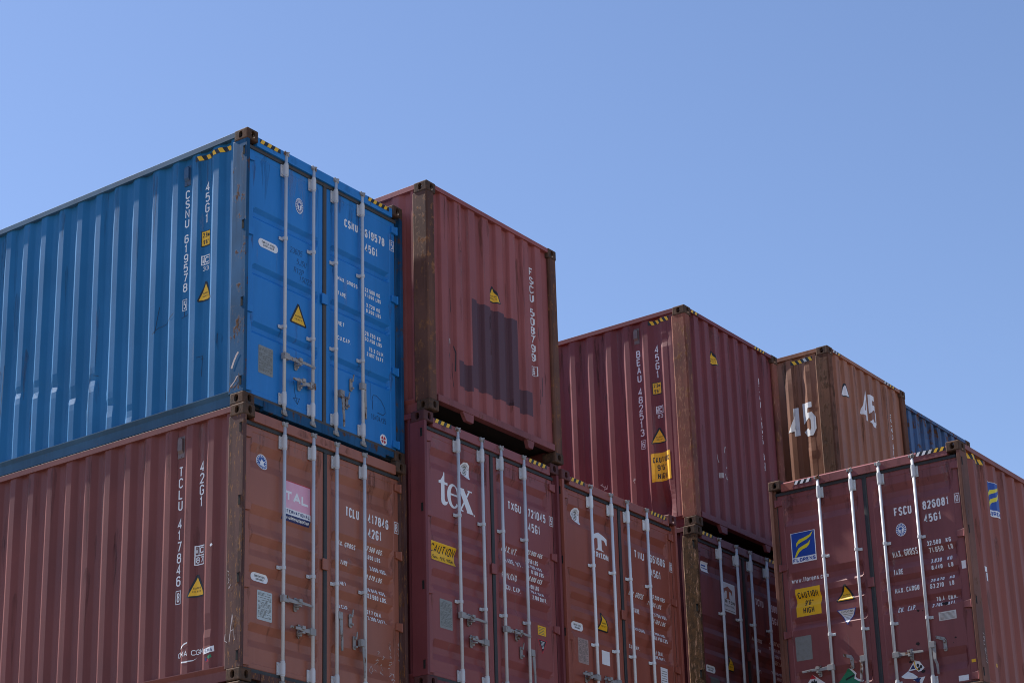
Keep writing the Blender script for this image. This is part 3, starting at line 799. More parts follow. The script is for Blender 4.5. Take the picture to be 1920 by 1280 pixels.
HZ = lambda h: (h - .275, .64 * h - .035, .345 * h + .005, .195)
def door_end(root, h, m, recs, dep, mids, gasket='gasket', barmat='bar', bars=(.585, 1.005, 1.352, 1.775), post=None, slotsL=True):
    """both leaves, bars, hinges, header and sill of the door end"""
    post = post or m
    out = {}
    mb = MB(); mb.prism([(.014, h - .150), (.10, h - .150), (.10, h - .012), (.050, h - .030), (.014, h - .052)], .160, W - .160, 'x')
    hdr = mb.build('door_header', m, root, bevel=.003)
    mb = MB(); mb.box(.30, W - .30, .016, .10, .0, .098); mb.box(.161, .30, .022, .10, .036, .098); mb.box(W - .30, W - .161, .022, .10, .036, .098)
    for s in (0, 1):
        a = [(.161, .0), (.30, .0), (.285, .034), (.175, .034)]
        mb.prism([((W - x) if s else x, z) for x, z in a], .060, .10, 'y', 1)  # near-black filler, the shade of the sill cut-out given as colour
    out['sill'] = mb.build('door_sill', [post, 'dark'], root, bevel=.003)
    out['header'] = Surf('e', [.16, W - .16], [h - .15, h - .04], lambda u, v: .014); out['hdr_obj'] = hdr
    hz = HZ(h)
    for k, (u0, u1, a, b) in enumerate(((.078, 1.200, .160, 1.125), (1.238, 2.362, 1.318, 2.270))):
        s = door_surf(h, u0, u1, a, b, recs, dep)
        d = s.mesh('door', m, root, back=.095)
        out['s' + 'LR'[k]] = s; out['LR'[k]] = d
        for z in hz:
            mb = MB()
            lo, hi = (.052, .150) if k == 0 else (W - .150, W - .052)
            tip = .012 if k == 0 else W - .012
            mb.prism([(lo if k else hi, z - .035), (hi if k else lo, z - .046), (hi if k else lo, z + .046), (lo if k else hi, z + .035)], .030, .054, 'y')
            mb.tube((.060 if k == 0 else W - .060, .040, z - .046), (.060 if k == 0 else W - .060, .040, z + .046), .015, n=10)
            mb.build('hinge', m, d, bevel=.003)
        for j in (2 * k, 2 * k + 1):
            locking_bar(d, h, bars[j], barmat); bar_guides(d, h, bars[j], mids, 1 if recs_flip.get(root.name, 1) > 0 else -1, barmat)
    # rubber gaskets
    mb = MB(); mb.box(.072, W - .072, .040, .060, h - .186, h - .152)
    mb.build('gasket', gasket, out['L'])
    mb = MB(); mb.box(.072, W - .072, .038, .060, .100, .134); mb.build('gasket', gasket, out['R'])
    mb = MB(); mb.prism([(1.196, .060), (1.196, .047), (1.206, .041), (1.238, .041), (1.246, .049), (1.246, .060)], .100, h - .150, 'z')
    mb.prism([(1.186, .060), (1.186, .038), (1.256, .038), (1.256, .060)], h - .192, h - .148, 'z')
    mb.build('gasket', gasket, out['R'])
    for k, (x0, x1) in enumerate(((.050, .078), (W - .078, W - .050))):
        mb = MB(); mb.box(x0, x1, .062, .080, .100, h - .150); mb.build('gasket', gasket, out['LR'[k]])
    mb = MB(); z = .50 * h
    mb.prism([(1.160, .041), (1.160, .028), (1.172, .022), (1.236, .022), (1.246, .034), (1.246, .041)], z - .055, z + .055, 'z')
    mb.build('anti_rack_plate', m, out['R'], bevel=.002)
    return out
recs_flip = {}

def slots(root, h, side, mat):
    """hinge slots, as black blocks laid on the web of a door-end post"""
    X = (lambda x: x) if side == 's' else (lambda x: W - x)
    for z in HZ(h):
        mb = MB()
        z += .030
        mb.prism([(X(.0015), .030), (X(.0015), .056), (X(.010), .056), (X(.010), .030)], z - .045, z + .045, 'z', 0)  # near-black block: the shade inside the slot put in as colour
        mb.prism([(X(-.001), .024), (X(-.001), .062), (X(.010), .062), (X(.010), .024)], z + .046, z + .054, 'z', 1)
        mb.build('hinge_slot', ['dark', mat], root)

def vent(parent, u, z0, z1, side, mat, x=.05):
    X = (lambda q: q) if side == 's' else (lambda q: W - q)
    mb = MB()
    mb.box(*sorted((X(x - .004), X(x + .006))), u - .045, u + .045, z0, z1)
    mb.prism([(X(x - .004), z0 + .045), (X(x - .028), z0 + .075), (X(x - .028), z1 - .03), (X(x - .004), z1 - .02)], u - .030, u + .030, 'y')
    for z in (z0 + .012, z1 - .010): mb.tube((X(x - .004), u, z), (X(x - .010), u, z), .007, n=8)
    return mb.build('vent', mat, parent, bevel=.003)

def container(loc, h, L, label, mats, end, rz=0.0, rows=(24, 24), recs=(), dep=.036, mids=(1.885, .945), gasket='gasket', barmat='bar', bars=(.585, 1.005, 1.352, 1.775), bumps=(), seed=0, wav=.003, flip=1, group=None, ph=SIDE_PH, amp=1.0):
    """mats: wall, door/end, post, cast, rail, bottom"""
    root = empty('shipping_container', loc, rz)
    root['label'] = label; root['category'] = 'shipping container'
    root['group'] = group or 'shipping containers stacked in the yard'
    recs_flip[root.name] = flip
    wall, endm, post, cast, rail, bot = mats
    castings(root, h, L, cast)
    for ex in (0, 1):
        for ey in (0, 1): corner_post(root, h, L, ex, ey, post, (ey == 0) == (end == 'door'))
    s, o = side_wall(root, h, L, 's', wall, rows[0], bumps, seed, wav, ph, amp); r, ro = side_wall(root, h, L, 'r', wall, rows[1], (), seed + 1, wav)
    out = dict(root=root, side=s, side_obj=o, right=r, right_obj=ro)
    rails(root, h, L, 's', rail, bot); rails(root, h, L, 'r', rail, bot)
    roof_and_floor(root, h, L, wall)
    if end == 'door':
        out.update(door_end(root, h, endm, recs, dep, mids, gasket, barmat, bars, post))
        slots(root, h, 's', post); slots(root, h, 'r', post)
        front_wall(root, h, L, True, wall, post, rows=3, seed=seed)
    else:
        out['end'], out['end_obj'] = front_wall(root, h, L, False, endm, post, rows=16, seed=seed, amp=.5 + .5 * amp)
        mb = MB(); mb.box(.06, W - .06, L - .09, L - .05, .12, h - .04); mb.build('door', endm, root)
    return out

RED_RECS = [(2.545, 2.315, .075), (1.800, 1.590, .075), (1.530, 1.325, .07), (1.255, 1.025, .075), (.525, .305, .075)]
IC = lambda d, uc, vt, w, num: (
    d.mark(),
    d.frame(uc - w / 2, uc + w / 2, vt - w * .95, vt, .010, 'white'),
    d.rect(uc - .004 + .02, uc + .004 + .02, vt - w * .95, vt, 'white') if d.sg < 0 else d.rect(uc - .024, uc - .016, vt - w * .95, vt, 'white'),
    d.glyph('i', uc - d.sg * w * .40, vt - w * .80, w * .16, w * .65, .012, 'white'), d.glyph('C', uc - d.sg * w * .10, vt - w * .78, w * .44, w * .6, .012, 'white'),
    d.text(num, uc - d.sg * w * .36, uc + d.sg * w * .36, vt - w * 1.52, w * .42, 'white'), d.mark(False))
L40 = 12.192

# ================================================================ A: the blue container
rib = lambda k: SIDE_PH + SIDE_P * k
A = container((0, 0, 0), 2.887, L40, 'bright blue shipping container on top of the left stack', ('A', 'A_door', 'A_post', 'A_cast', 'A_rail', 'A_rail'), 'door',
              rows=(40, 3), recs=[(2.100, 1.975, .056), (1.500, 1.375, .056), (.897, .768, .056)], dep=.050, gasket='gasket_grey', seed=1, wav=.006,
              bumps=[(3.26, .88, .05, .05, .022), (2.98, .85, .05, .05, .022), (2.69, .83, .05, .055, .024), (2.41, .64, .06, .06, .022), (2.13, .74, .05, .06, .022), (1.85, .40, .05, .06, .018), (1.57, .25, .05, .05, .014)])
h = 2.887; so = A['side_obj']
d = Decal(A['side'], ['white'])
d.column('45G1', rib(0) + .105, 2.486, 2.035, .058, 'white'); d.column('CSNU 619578', rib(1) + .103, 2.480, 1.372, .060, 'white', space=.62)
idbox(d, '5', rib(1) + .103, 1.232, .062, .122); IC(d, rib(0) + .108, 1.69, .108, '33')
d.build('lettering', so)
d = Decal(A['side'], ['black', 'yellow']); d.rect(.530, .640, 1.785, 1.955, 'black'); d.rect(.534, .632, 1.797, 1.948, 'yellow', 1)
d.text('2.9m', .624, .540, 1.885, .048, 'black', layer=2); d.text("9'6\"", .618, .550, 1.810, .048, 'black', layer=2); d.build('height_sticker', so)
triangle(A['side'], so, .575, 1.200, 1.408, .185)
hazard(A['side'], so, .25, .725, 2.735, 2.790, 5)
vent(so, rib(1) + .103, 2.53, 2.75, 's', 'vent_blue', .055)
hazard(A['header'], A['hdr_obj'], .200, .500, h - .104, h - .056, 3); hazard(A['header'], A['hdr_obj'], 1.870, 2.220, h - .104, h - .056, 4)
Ld, Rd, sL, sR = A['L'], A['R'], A['sL'], A['sR']
seal(sL, Ld, .837, 2.348, .058, .085, 'seal_blue')
pill(sL, Ld, .240, .525, 1.704, 1.795)
triangle(sL, Ld, .832, 1.052, 1.276, .25)
plate(sL, Ld, .262, .470, .390, .676, seed=2)
d = Decal(sR, ['white'])
d.text('CSNU', 1.538, 1.755, 2.378, .090, 'white', t=.018); d.text('619578', 1.868, 2.193, 2.375, .095, 'white', t=.018); d.text('45G1', 1.868, 2.078, 2.212, .092, 'white', t=.018)
idbox(d, '5', 2.312, 2.428, .066, .122)
for s, u0, u1, v, hh in (('MAX. GROSS', 1.428, 1.746, 1.742, .045), ('TARE', 1.434, 1.561, 1.577, .046), ('NET', 1.434, 1.538, 1.249, .046), ('CU.CAP.', 1.428, 1.640, 1.088, .047),
                         ('32.500 KG', 1.862, 2.112, 1.757, .045), ('71.650 LBS', 1.862, 2.126, 1.698, .042), ('3.720 KG', 1.884, 2.112, 1.590, .044), ('8.200 LBS', 1.884, 2.126, 1.531, .042),
                         ('28.780 KG', 1.864, 2.116, 1.270, .046), ('63.450 LBS', 1.864, 2.136, 1.210, .042), ('76.3 CU.M.', 1.925, 2.176, 1.112, .045), ('2.697 CU.FT.', 1.893, 2.176, 1.051, .043)):
    d.text(s, u0, u1, v, hh, 'white', t=.0095)
d.build('lettering', Rd)
d = Decal(sR, ['white', 'red']); d.ell(2.152, .205, .056, .060, 'white')
for q in range(4): d.ell(2.152, .205, .038, .042, 'red', 1, 4, q * math.pi / 2 + .25, q * math.pi / 2 + 1.3, .15)
d.build('round_sticker', Rd)
d = Decal(sR, ['marker'])
d.line([(1.985, .49), (1.975, .60), (1.99, .645), (2.04, .655), (2.12, .62), (2.18, .55), (2.185, .50), (2.15, .47), (2.06, .475)], .006, 'marker')
for i, c in enumerate('16/04/25'): d.glyph(c, 1.955 + i * .031, .385, .024, .055, .005, 'marker')
d.build('marker_scribble', Rd)
d = Decal(sL, ['marker'])
d.line([(.77, .45), (.79, .33), (.83, .22), (.86, .285), (.77, .27), (.83, .22)], .005, 'marker')
rnd = random.Random(4)
for row, (u, v, n) in enumerate(((.70, 1.80, 5), (.80, 1.70, 4), (.76, 1.60, 4), (.84, 1.53, 5))):
    for i in range(n): d.glyph('23605 JSU R12 PISO'.replace(' ', '')[(row * 4 + i) % 15], u + i * .038, v, .028, .06, .004, 'marker', slant=.2)
d.build('marker_scribble', Ld)
handle(Ld, .585, .640, 1.000, .790); handle(Ld, 1.005, .440, .680, .838)
keeper(Rd, 1.625, .655); keeper(Rd, 1.558, .445); hanging(Rd, 1.400, .490, 1); hanging(Rd, 1.740, .665, 1)
d = Decal(Surf('s', [0, .2], [.1, 2.8], lambda u, v: .0035), ['chalk'])
d.line([(.16, .37), (.13, .44), (.10, .49), (.075, .52)], .022, 'chalk'); d.line([(.17, .19), (.12, .23), (.08, .28)], .012, 'chalk'); d.build('chalk_scribble', so)

# ================================================================ B: brown container below it
h = 2.644
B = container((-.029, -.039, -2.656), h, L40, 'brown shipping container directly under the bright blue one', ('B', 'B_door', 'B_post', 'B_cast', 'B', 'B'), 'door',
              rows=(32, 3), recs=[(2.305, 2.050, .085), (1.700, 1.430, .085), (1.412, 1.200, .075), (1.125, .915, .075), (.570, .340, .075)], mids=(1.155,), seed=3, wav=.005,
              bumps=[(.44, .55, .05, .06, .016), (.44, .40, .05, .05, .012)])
so, Ld, Rd, sL, sR = B['side_obj'], B['L'], B['R'], B['sL'], B['sR']
d = Decal(B['side'], ['white'])
d.column('TCLU 417846', rib(1) + .103, 2.195, 1.016, .056, 'white', space=.62); idbox(d, '8', rib(1) + .100, .908, .066, .132)
d.column('42G1', rib(0) + .105, 2.190, 1.742, .056, 'white')
u0 = rib(0) + .108; d.mark()
d.frame(u0 - .06, u0 + .06, 1.175, 1.365, .010, 'white'); d.rect(u0 - .06, u0 + .06, 1.265, 1.275, 'white'); d.rect(u0 + .012, u0 + .020, 1.265, 1.365, 'white')
d.glyph('i', u0 + .048, 1.288, .018, .062, .011, 'white'); d.glyph('C', u0 + .004, 1.288, .046, .062, .011, 'white'); d.text('87', u0 + .045, u0 - .045, 1.195, .060, 'white'); d.mark(False)
d.text('CMA CGM', .835, .505, .320, .050, 'white', fill=.88)
for pts in ([(.790, .395), (.770, .42), (.735, .443), (.690, .452), (.690, .440), (.735, .428), (.765, .405)], [(.765, .262), (.70, .258), (.635, .268), (.585, .300), (.63, .278), (.70, .272), (.765, .276)]): d.mark(); d.poly(pts, 'white'); d.mark(False)
d.build('lettering', so)
triangle(B['side'], so, .605, .868, 1.085, .215)
d = Decal(B['side'], ['white', 'navy', 'green', 'red']); d.poly([(.475, .300), (.36, .318), (.365, .372), (.480, .350)], 'white'); d.text('CMA', .462, .378, .318, .036, 'navy', layer=1)
d.quad(.405, .272, .04, .03, .4, 'green'); d.quad(.43, .238, .03, .024, .2, 'red'); d.quad(.445, .25, .02, .03, .2, 'navy', 1); d.quad(.41, 1.33, .026, .024, .7, 'white'); d.build('torn_sticker', so)
vent(so, rib(1) + .103, 2.28, 2.50, 's', 'vent_grey', .055)
seal(sL, Ld, .352, 2.150, .078, .076, 'white', bg='seal_blue') if False else None
d = Decal(sL, ['white', 'seal_blue']); d.ell(.352, 2.150, .077, .078, 'white'); d.ell(.352, 2.150, .069, .069, 'seal_blue', 1)
for i in range(16): d.ell(.352, 2.150, .063, .063, 'white', 2, 1, i * .3927, i * .3927 + .2, .80)
d.poly([(.305, 2.165), (.34, 2.155), (.35, 2.185), (.372, 2.16), (.40, 2.168), (.378, 2.14), (.392, 2.115), (.355, 2.105), (.31, 2.12), (.335, 2.14)], 'white', 2); d.build('approval_sticker', Ld)
pill(sL, Ld, .222, .456, .978, 1.062)
plate(sL, Ld, .274, .480, .614, .892, 'pale_plate', seed=3)
d = Decal(sL, ['pink', 'red', 'white', 'navy'])
d.rect(.612, 1.010, 1.772, 2.044, 'pink'); d.rect(1.004, 1.012, 1.772, 2.044, 'red', 1); d.rect(.612, 1.012, 2.038, 2.046, 'red', 1); d.rect(.612, 1.012, 1.712, 1.772, 'white'); d.rect(.612, 1.012, 1.652, 1.712, 'navy')
d.text('TAL', .640, .990, 1.845, .098, 'white', t=.023, layer=1, fill=.92); d.text('INTERNATIONAL', .625, 1.000, 1.726, .034, 'navy', layer=1, t=.007); d.text('www.talinternational.com', .63, .995, 1.668, .034, 'white', layer=1, t=.006)
d.build('company_sticker', Ld)
d = Decal(sR, ['white'])
d.text('TCLU', 1.532, 1.740, 1.892, .100, 'white', t=.017); d.text('417846', 1.878, 2.200, 1.898, .098, 'white', t=.017); d.text('42G1', 1.878, 2.090, 1.750, .098, 'white', t=.017)
idbox(d, '8', 2.322, 1.947, .068, .122)
for s, a, b, v, hh in (('MAX. GROSS', 1.42, 1.722, 1.588, .047), ('TARE', 1.456, 1.566, 1.388, .045), ('NET', 1.450, 1.543, 1.180, .038), ('CU.CAP.', 1.42, 1.614, .952, .044),
                       ('32.500 KGS.', 1.855, 2.138, 1.620, .047), ('71.650 LBS.', 1.850, 2.126, 1.541, .043), ('3.660 KGS.', 1.907, 2.168, 1.418, .046), ('8.070 LBS.', 1.880, 2.140, 1.333, .042),
                       ('28.840 KGS.', 1.850, 2.162, 1.196, .042), ('63.580 LBS.', 1.864, 2.168, 1.128, .046), ('67.7 CU.M.', 1.893, 2.128, .976, .045), ('2.390 CU.FT.', 1.880, 2.166, .910, .044)):
    d.text(s, a, b, v, hh, 'white', t=.0095)
d.build('lettering', Rd)
handle(Ld, .585, .860, .965, .790); handle(Ld, 1.005, .612, .655, .838)
keeper(Rd, 1.590, .850); keeper(Rd, 1.650, .640); hanging(Rd, 1.352, .850, 1); hanging(Rd, 1.690, .640, 1)
d = Decal(sR, ['chalk']); rnd = random.Random(11)
def scrawl(d, u, v, du, dv, n, sz, mat='chalk', wd=.005):
    for i in range(n):
        cu, cv = u + du * i, v + dv * i
        pts = [(cu + rnd.uniform(-sz, sz), cv + rnd.uniform(-sz, sz)) for _ in range(rnd.choice((3, 4, 5)))]
        d.line(pts, wd, mat, layer=(i % 3) * .1)
scrawl(d, 2.20, .74, .006, -.036, 12, .018); scrawl(d, 2.03, .60, .000, -.05, 4, .022); scrawl(d, 2.11, .57, .004, -.05, 4, .022); scrawl(d, 2.335, .74, .004, -.05, 4, .018)
d.line([(1.93, .42), (1.96, .47), (1.99, .43), (1.95, .39), (1.93, .42)], .005, 'chalk'); d.build('chalk_scribble', Rd)
d = Decal(Surf('s', [0, .2], [.1, 2.5], lambda u, v: .0035), ['chalk'])
d.line([(.14, .36), (.105, .62), (.075, .37)], .008, 'chalk'); d.line([(.12, .46), (.085, .47)], .006, 'chalk'); d.line([(.19, .44), (.20, .38), (.165, .36)], .006, 'chalk'); scrawl(d, .17, 1.02, -.005, -.035, 5, .02); d.build('chalk_scribble', so)

# ================================================================ C and the unseen bases
C0 = container((-.040, -.045, -5.564), 2.896, L40, 'brown container at the lower left corner, only its rusty top corner showing', ('C', 'C', 'B_post', 'B_cast', 'C', 'C'), 'front', rows=(2, 2), seed=5)
def copy_tree(o, parent=None):
    c = o.copy(); col.objects.link(c)
    if parent: c.parent = parent; c.matrix_parent_inverse = o.matrix_parent_inverse
    for k in [x for x in o.children]: copy_tree(k, c)
    return c
GROUND = -8.172
def base_stack(x, y, ztop, n, rz=0.0):
    hh = (ztop - .008 - GROUND) / n
    for i in range(n):
        c = copy_tree(C0['root']); c.location = (x, y, GROUND + hh * i); c.scale = (1, 1, (hh - .012) / 2.896); c.rotation_euler = (0, 0, rz)
        c['label'] = 'brown container at the foot of a stack, carrying the containers above it'; c['group'] = 'base containers under the stacks'
base_stack(-.05, -.05, -5.564, 1); base_stack(2.42, -.266, -2.35, 2); base_stack(4.868, -.298, -2.382, 2); base_stack(7.771, -.283, -2.355, 2)
base_stack(10.93, -.704, .865, 3); base_stack(13.40, -.614, .764, 3); base_stack(7.865, -1.256, -2.011, 2, R(-90))

# ================================================================ D: maroon container, closed end to the front
h = 2.604
D = container((2.468, -.306, .558), h, L40, 'maroon container right of the blue one, with dark purple overpaint patches on its ribbed end', ('D', 'D', 'D_post', 'D_cast', 'D', 'D'), 'front', rows=(10, 3), seed=7)
e, eo = D['end'], D['end_obj']
d = Decal(e, ['overpaint']); d.rect(.800, 1.690, .46, 1.492, 'overpaint'); d.rect(.556, .800, .408, .702, 'overpaint'); d.rect(1.690, 1.950, .43, .710, 'overpaint'); d.build('overpaint_patch', eo, lift=.0012)
triangle(e, eo, 1.235, 1.585, 1.782, .205)
d = Decal(e, ['white']); d.column('FSCU 508799', 1.992, 2.265, 1.125, .062, 'white', space=.62); idbox(d, '6', 1.995, 1.005, .075, .115); d.build('lettering', eo)
rnd = random.Random(5)
for u, v in ((.46, 1.50), (.50, .85), (.44, .75), (2.05, 1.55), (2.10, .95), (2.06, .80), (.48, .65)):
    Decal(e, ['black']).line([(u, v), (u + rnd.uniform(-.015, .015), v - .08), (u + rnd.uniform(-.02, .02), v - rnd.uniform(.15, .3))], .006, 'black').build('scratch', eo)
Decal(e, ['black']).ell(.62, 1.98, .008, .008, 'black').build('rust_spot', eo); Decal(e, ['chalk']).line([(.44, .92), (.445, .86)], .012, 'chalk', 1).build('scratch', eo)

# ================================================================ E: the "tex" doors under it
h = 2.896
E = container((2.42, -.266, -2.35), h, L40, 'maroon container with one large white lower-case word on its left door', ('E', 'E_door', 'E', 'E_cast', 'E', 'E'), 'door', rows=(3, 3), recs=RED_RECS, mids=(1.887, .968), seed=9)
Ld, Rd, sL, sR = E['L'], E['R'], E['sL'], E['sR']
hazard(E['header'], E['hdr_obj'], .195, .480, h - .095, h - .048, 3); hazard(E['header'], E['hdr_obj'], 1.870, 2.215, h - .095, h - .048, 4)
d = Decal(sL, ['white'])
d.poly([(.300, 2.185), (.300, 2.210), (.335, 2.225), (.372, 2.275), (.386, 2.318), (.398, 2.318), (.398, 2.212), (.450, 2.212), (.450, 2.185), (.398, 2.185), (.398, 2.035), (.405, 2.010), (.422, 2.002), (.445, 2.012), (.452, 2.000), (.430, 1.972), (.398, 1.960), (.366, 1.963), (.345, 1.980), (.338, 2.015), (.338, 2.185)], 'white')
n_ = 26
for i in range(n_):
    q = []
    for k, o_ in ((0, 1), (1, 1), (1, 0), (0, 0)):
        t_ = R(6) + (R(322) - R(6)) * (i + k) / n_
        q.append((.545 + .104 * math.cos(t_), 2.093 + .132 * math.sin(t_)) if o_ else (.556 + .056 * math.cos(t_), 2.095 + .110 * math.sin(t_)))
    d.poly(q, 'white')
d.poly([(.495, 2.098), (.645, 2.098), (.648, 2.118), (.495, 2.118)], 'white', .3)
d.poly([(.650, 2.218), (.728, 2.218), (.880, 1.982), (.880, 1.966), (.790, 1.966), (.640, 2.205)], 'white')
d.poly([(.640, 2.218), (.735, 2.218), (.735, 2.203), (.640, 2.203)], 'white', .2); d.poly([(.795, 2.218), (.870, 2.218), (.870, 2.203), (.795, 2.203)], 'white', .2)
d.poly([(.650, 1.966), (.676, 1.966), (.838, 2.212), (.812, 2.212)], 'white', .4); d.poly([(.636, 1.966), (.716, 1.966), (.716, 1.980), (.636, 1.980)], 'white', .2); d.poly([(.775, 1.966), (.888, 1.966), (.888, 1.980), (.775, 1.980)], 'white', .2)
d.ell(.905, 1.963, .010, .010, 'white'); d.build('lettering', Ld)
seal(sL, Ld, .790, 2.440, .080, .088, 'engraved', shape='cut')
caution(sL, Ld, .158, .582, 1.345, 1.538, [('CAUTION', .05, .97, .48, .40), ('2.9m', .03, .32, .12, .22), ("9'6\" HIGH", .45, .93, .12, .22)])
plate(sL, Ld, .283, .493, .652, .955, seed=6)
d = Decal(sR, ['white'])
d.text('TXGU', 1.510, 1.758, 2.186, .092, 'white', t=.016); d.text('721045', 1.885, 2.218, 2.184, .096, 'white', t=.016); d.text('45G1', 1.885, 2.108, 2.022, .100, 'white', t=.016); idbox(d, '5', 2.322, 2.230, .076, .112)
for s, a, b, v, hh in (('MAX.WT.', 1.42, 1.712, 1.705, .066), ('TARE WT.', 1.44, 1.758, 1.576, .060), ('PAYLOAD', 1.42, 1.686, 1.419, .064), ('CU. CAP.', 1.44, 1.715, 1.283, .056),
                       ('32.500 KGS', 1.86, 2.144, 1.766, .044), ('71.650 LBS', 1.85, 2.096, 1.678, .050), ('3.700 KGS', 1.88, 2.144, 1.616, .042), ('8.160 LBS', 1.918, 2.147, 1.550, .046), ('28.800 KGS', 1.86, 2.135, 1.475, .047), ('63.490 LBS', 1.86, 2.100, 1.397, .047), ('76.4 CU.M.', 1.92, 2.178, 1.338, .036), ('2.700 CU.FT.', 1.926, 2.194, 1.271, .046)):
    d.text(s, a, b, v, hh, 'white', t=.010)
d.build('lettering', Rd)
d = Decal(sR, ['yellow', 'engraved']); d.rect(2.004, 2.156, .898, 1.000, 'yellow')
for i in range(5): d.rect(2.016, 2.14 - (i % 2) * .02, .910 + i * .017, .916 + i * .017, 'engraved', 1)
d.build('notice_sticker', Rd)
d = Decal(sR, ['red', 'black', 'white']); d.poly([(1.998, .850), (2.170, .850), (2.084, .694)], 'red'); d.poly([(2.014, .842), (2.154, .842), (2.084, .714)], 'black', 1)
for i in range(6): d.rect(2.084 - .035 + i * .004, 2.084 + .035 - i * .004, .825 - i * .014, .830 - i * .014, 'white', 2)
d.build('warning_sticker', Rd)
handle(Ld, .585, .828, .975, .750); handle(Ld, 1.005, .612, .672, .790); handle(Rd, 1.352, .826, 1.758, 1.590); keeper(Rd, 1.668, .640); hanging(Rd, 1.785, .650, 1)

# ================================================================ F: brown doors, T logo
F = container((4.868, -.298, -2.382), h, L40, 'red-brown container with a white T emblem painted on its door and nothing stacked on it', ('F', 'F', 'F', 'F_cast', 'F', 'F'), 'door', rows=(3, 3), recs=RED_RECS, mids=(1.897, .985), barmat='bar_new', seed=11)
Ld, Rd, sL, sR = F['L'], F['R'], F['sL'], F['sR']
hazard(F['header'], F['hdr_obj'], .195, .470, h - .095, h - .048, 3); hazard(F['header'], F['hdr_obj'], 1.870, 2.220, h - .095, h - .048, 5)
seal(sL, Ld, .358, 2.440, .085, .092, 'engraved', shape='cut')
def tee(d, u, v, s, mat, layer=0, sy=None):
    sy = sy or s
    d.poly([(u + a * s, v + b * sy) for a, b in ((-.5, .74), (0, 1.0), (.5, .74), (.5, .40), (.43, .40), (.37, .54), (.28, .62), (.14, .62), (.14, .14), (.18, .05), (.27, .03), (.27, 0), (-.27, 0), (-.27, .03), (-.18, .05), (-.14, .14), (-.14, .62), (-.28, .62), (-.37, .54), (-.43, .40), (-.5, .40))], mat, layer)
d = Decal(sL, ['white']); tee(d, .797, 2.126, .296, 'white', sy=.218); d.text('TRITON', .655, .968, 2.040, .062, 'white', t=.017, fill=.86)
for i in range(6): d.rect(.658 + i * .0535, .696 + i * .0535, 2.040, 2.046, 'white', .3)
d.build('lettering', Ld)
triangle(sL, Ld, .815, 1.192, 1.411, .235)
pill(sL, Ld, .205, .438, 1.118, 1.205); plate(sL, Ld, .273, .480, .746, 1.028, 'rosy_plate', seed=8)
d = Decal(sL, ['white', 'red']); d.rect(.746, .905, .807, .966, 'white'); d.build('paper_sticker', Ld)
d = Decal(sR, ['white']); d.text('TIIU', 1.520, 1.740, 2.205, .094, 'white', t=.016); d.text('661606', 1.870, 2.203, 2.222, .094, 'white', t=.016); d.text('45G1', 1.870, 2.092, 2.048, .094, 'white', t=.016); idbox(d, '6', 2.334, 2.252, .070, .118)
for s, a, b, v, hh in (('MAX. GROSS', 1.40, 1.708, 1.736, .056), ('TARE', 1.452, 1.579, 1.533, .056), ('PAYLOAD', 1.45, 1.690, 1.326, .048), ('CU. CAP.', 1.38, 1.608, 1.110, .047),
                       ('32.500 KGS', 1.86, 2.156, 1.783, .048), ('71.650 LBS', 1.818, 2.122, 1.700, .049), ('3.700 KGS', 1.902, 2.174, 1.573, .049), ('8.160 LBS', 1.88, 2.153, 1.494, .043), ('28.800 KGS', 1.86, 2.161, 1.361, .036), ('63.490 LBS', 1.88, 2.172, 1.291, .048), ('76.4 CU.M.', 1.88, 2.117, 1.131, .048), ('2.700 CU.FT.', 1.875, 2.156, 1.077, .041)):
    d.text(s, a, b, v, hh, 'white', t=.010)
d.build('lettering', Rd)
d = Decal(sR, ['white', 'engraved']); d.rect(1.982, 2.136, .76, .985, 'white')
for i in range(6): d.rect(2.0, 2.115, .80 + i * .028, .806 + i * .028, 'engraved', 1)
d.build('paper_sticker', Rd)
handle(Ld, .585, .615, .235, .400); handle(Ld, 1.005, .625, .660, .800); hanging(Rd, 1.352, .55, 1); keeper(Rd, 1.60, .62)

# ================================================================ G: upper maroon container
h = 2.921
G = container((7.826, -.276, .553), h, L40, 'maroon container with a dented lower corner and a yellow CAUTION sticker on its long side', ('G', 'G_end', 'G_post', 'B_cast', 'G', 'G'), 'front', rows=(44, 3), seed=13, wav=.007, ph=.362,
              bumps=[(.49, .34, .12, .20, .085), (.33, 2.52, .05, .05, .018)])
so, eo, e = G['side_obj'], G['end_obj'], G['end']
d = Decal(G['side'], ['white']); d.column('BEAU 482513', .745, 2.485, 1.317, .060, 'white', space=.62); idbox(d, '6', .735, 1.205, .070, .120)
d.column('45G1', .466, 2.485, 2.040, .058, 'white'); IC(d, .466, 1.665, .105, '83'); d.build('lettering', so)
d = Decal(G['side'], ['black', 'yellow']); d.rect(.425, .548, 1.822, 1.988, 'black'); d.rect(.432, .540, 1.834, 1.979, 'yellow', 1); d.text('2.9m', .530, .442, 1.920, .046, 'black', layer=2); d.text("9'6\"", .525, .455, 1.846, .046, 'black', layer=2); d.build('height_sticker', so)
triangle(G['side'], so, .492, 1.168, 1.378, .225)
caution(G['side'], so, .335, .618, .668, 1.042, [('CAUTION', .10, .92, .66, .20), ("9'6\"", .28, .72, .38, .20), ('HIGH', .28, .74, .08, .20)])
vent(so, .758, 2.578, 2.790, 's', 'vent_grey', .055)
hazard(G['side'], so, .25, .560, 2.775, 2.832, 4)
hs = Surf('e', [.16, W - .16], [h - .06, h - .01], lambda u, v: .008)
hazard(hs, eo, .175, .365, h - .057, h - .017, 2); hazard(hs, eo, 1.810, 2.105, h - .057, h - .017, 4)
triangle(e, eo, .735, 2.320, 2.515, .20)
d = Decal(e, ['white']); d.column('BEAU 482513', 1.955, 2.505, 1.340, .062, 'white', space=.62); idbox(d, '6', 1.960, 1.255, .07, .11); d.build('lettering', eo)
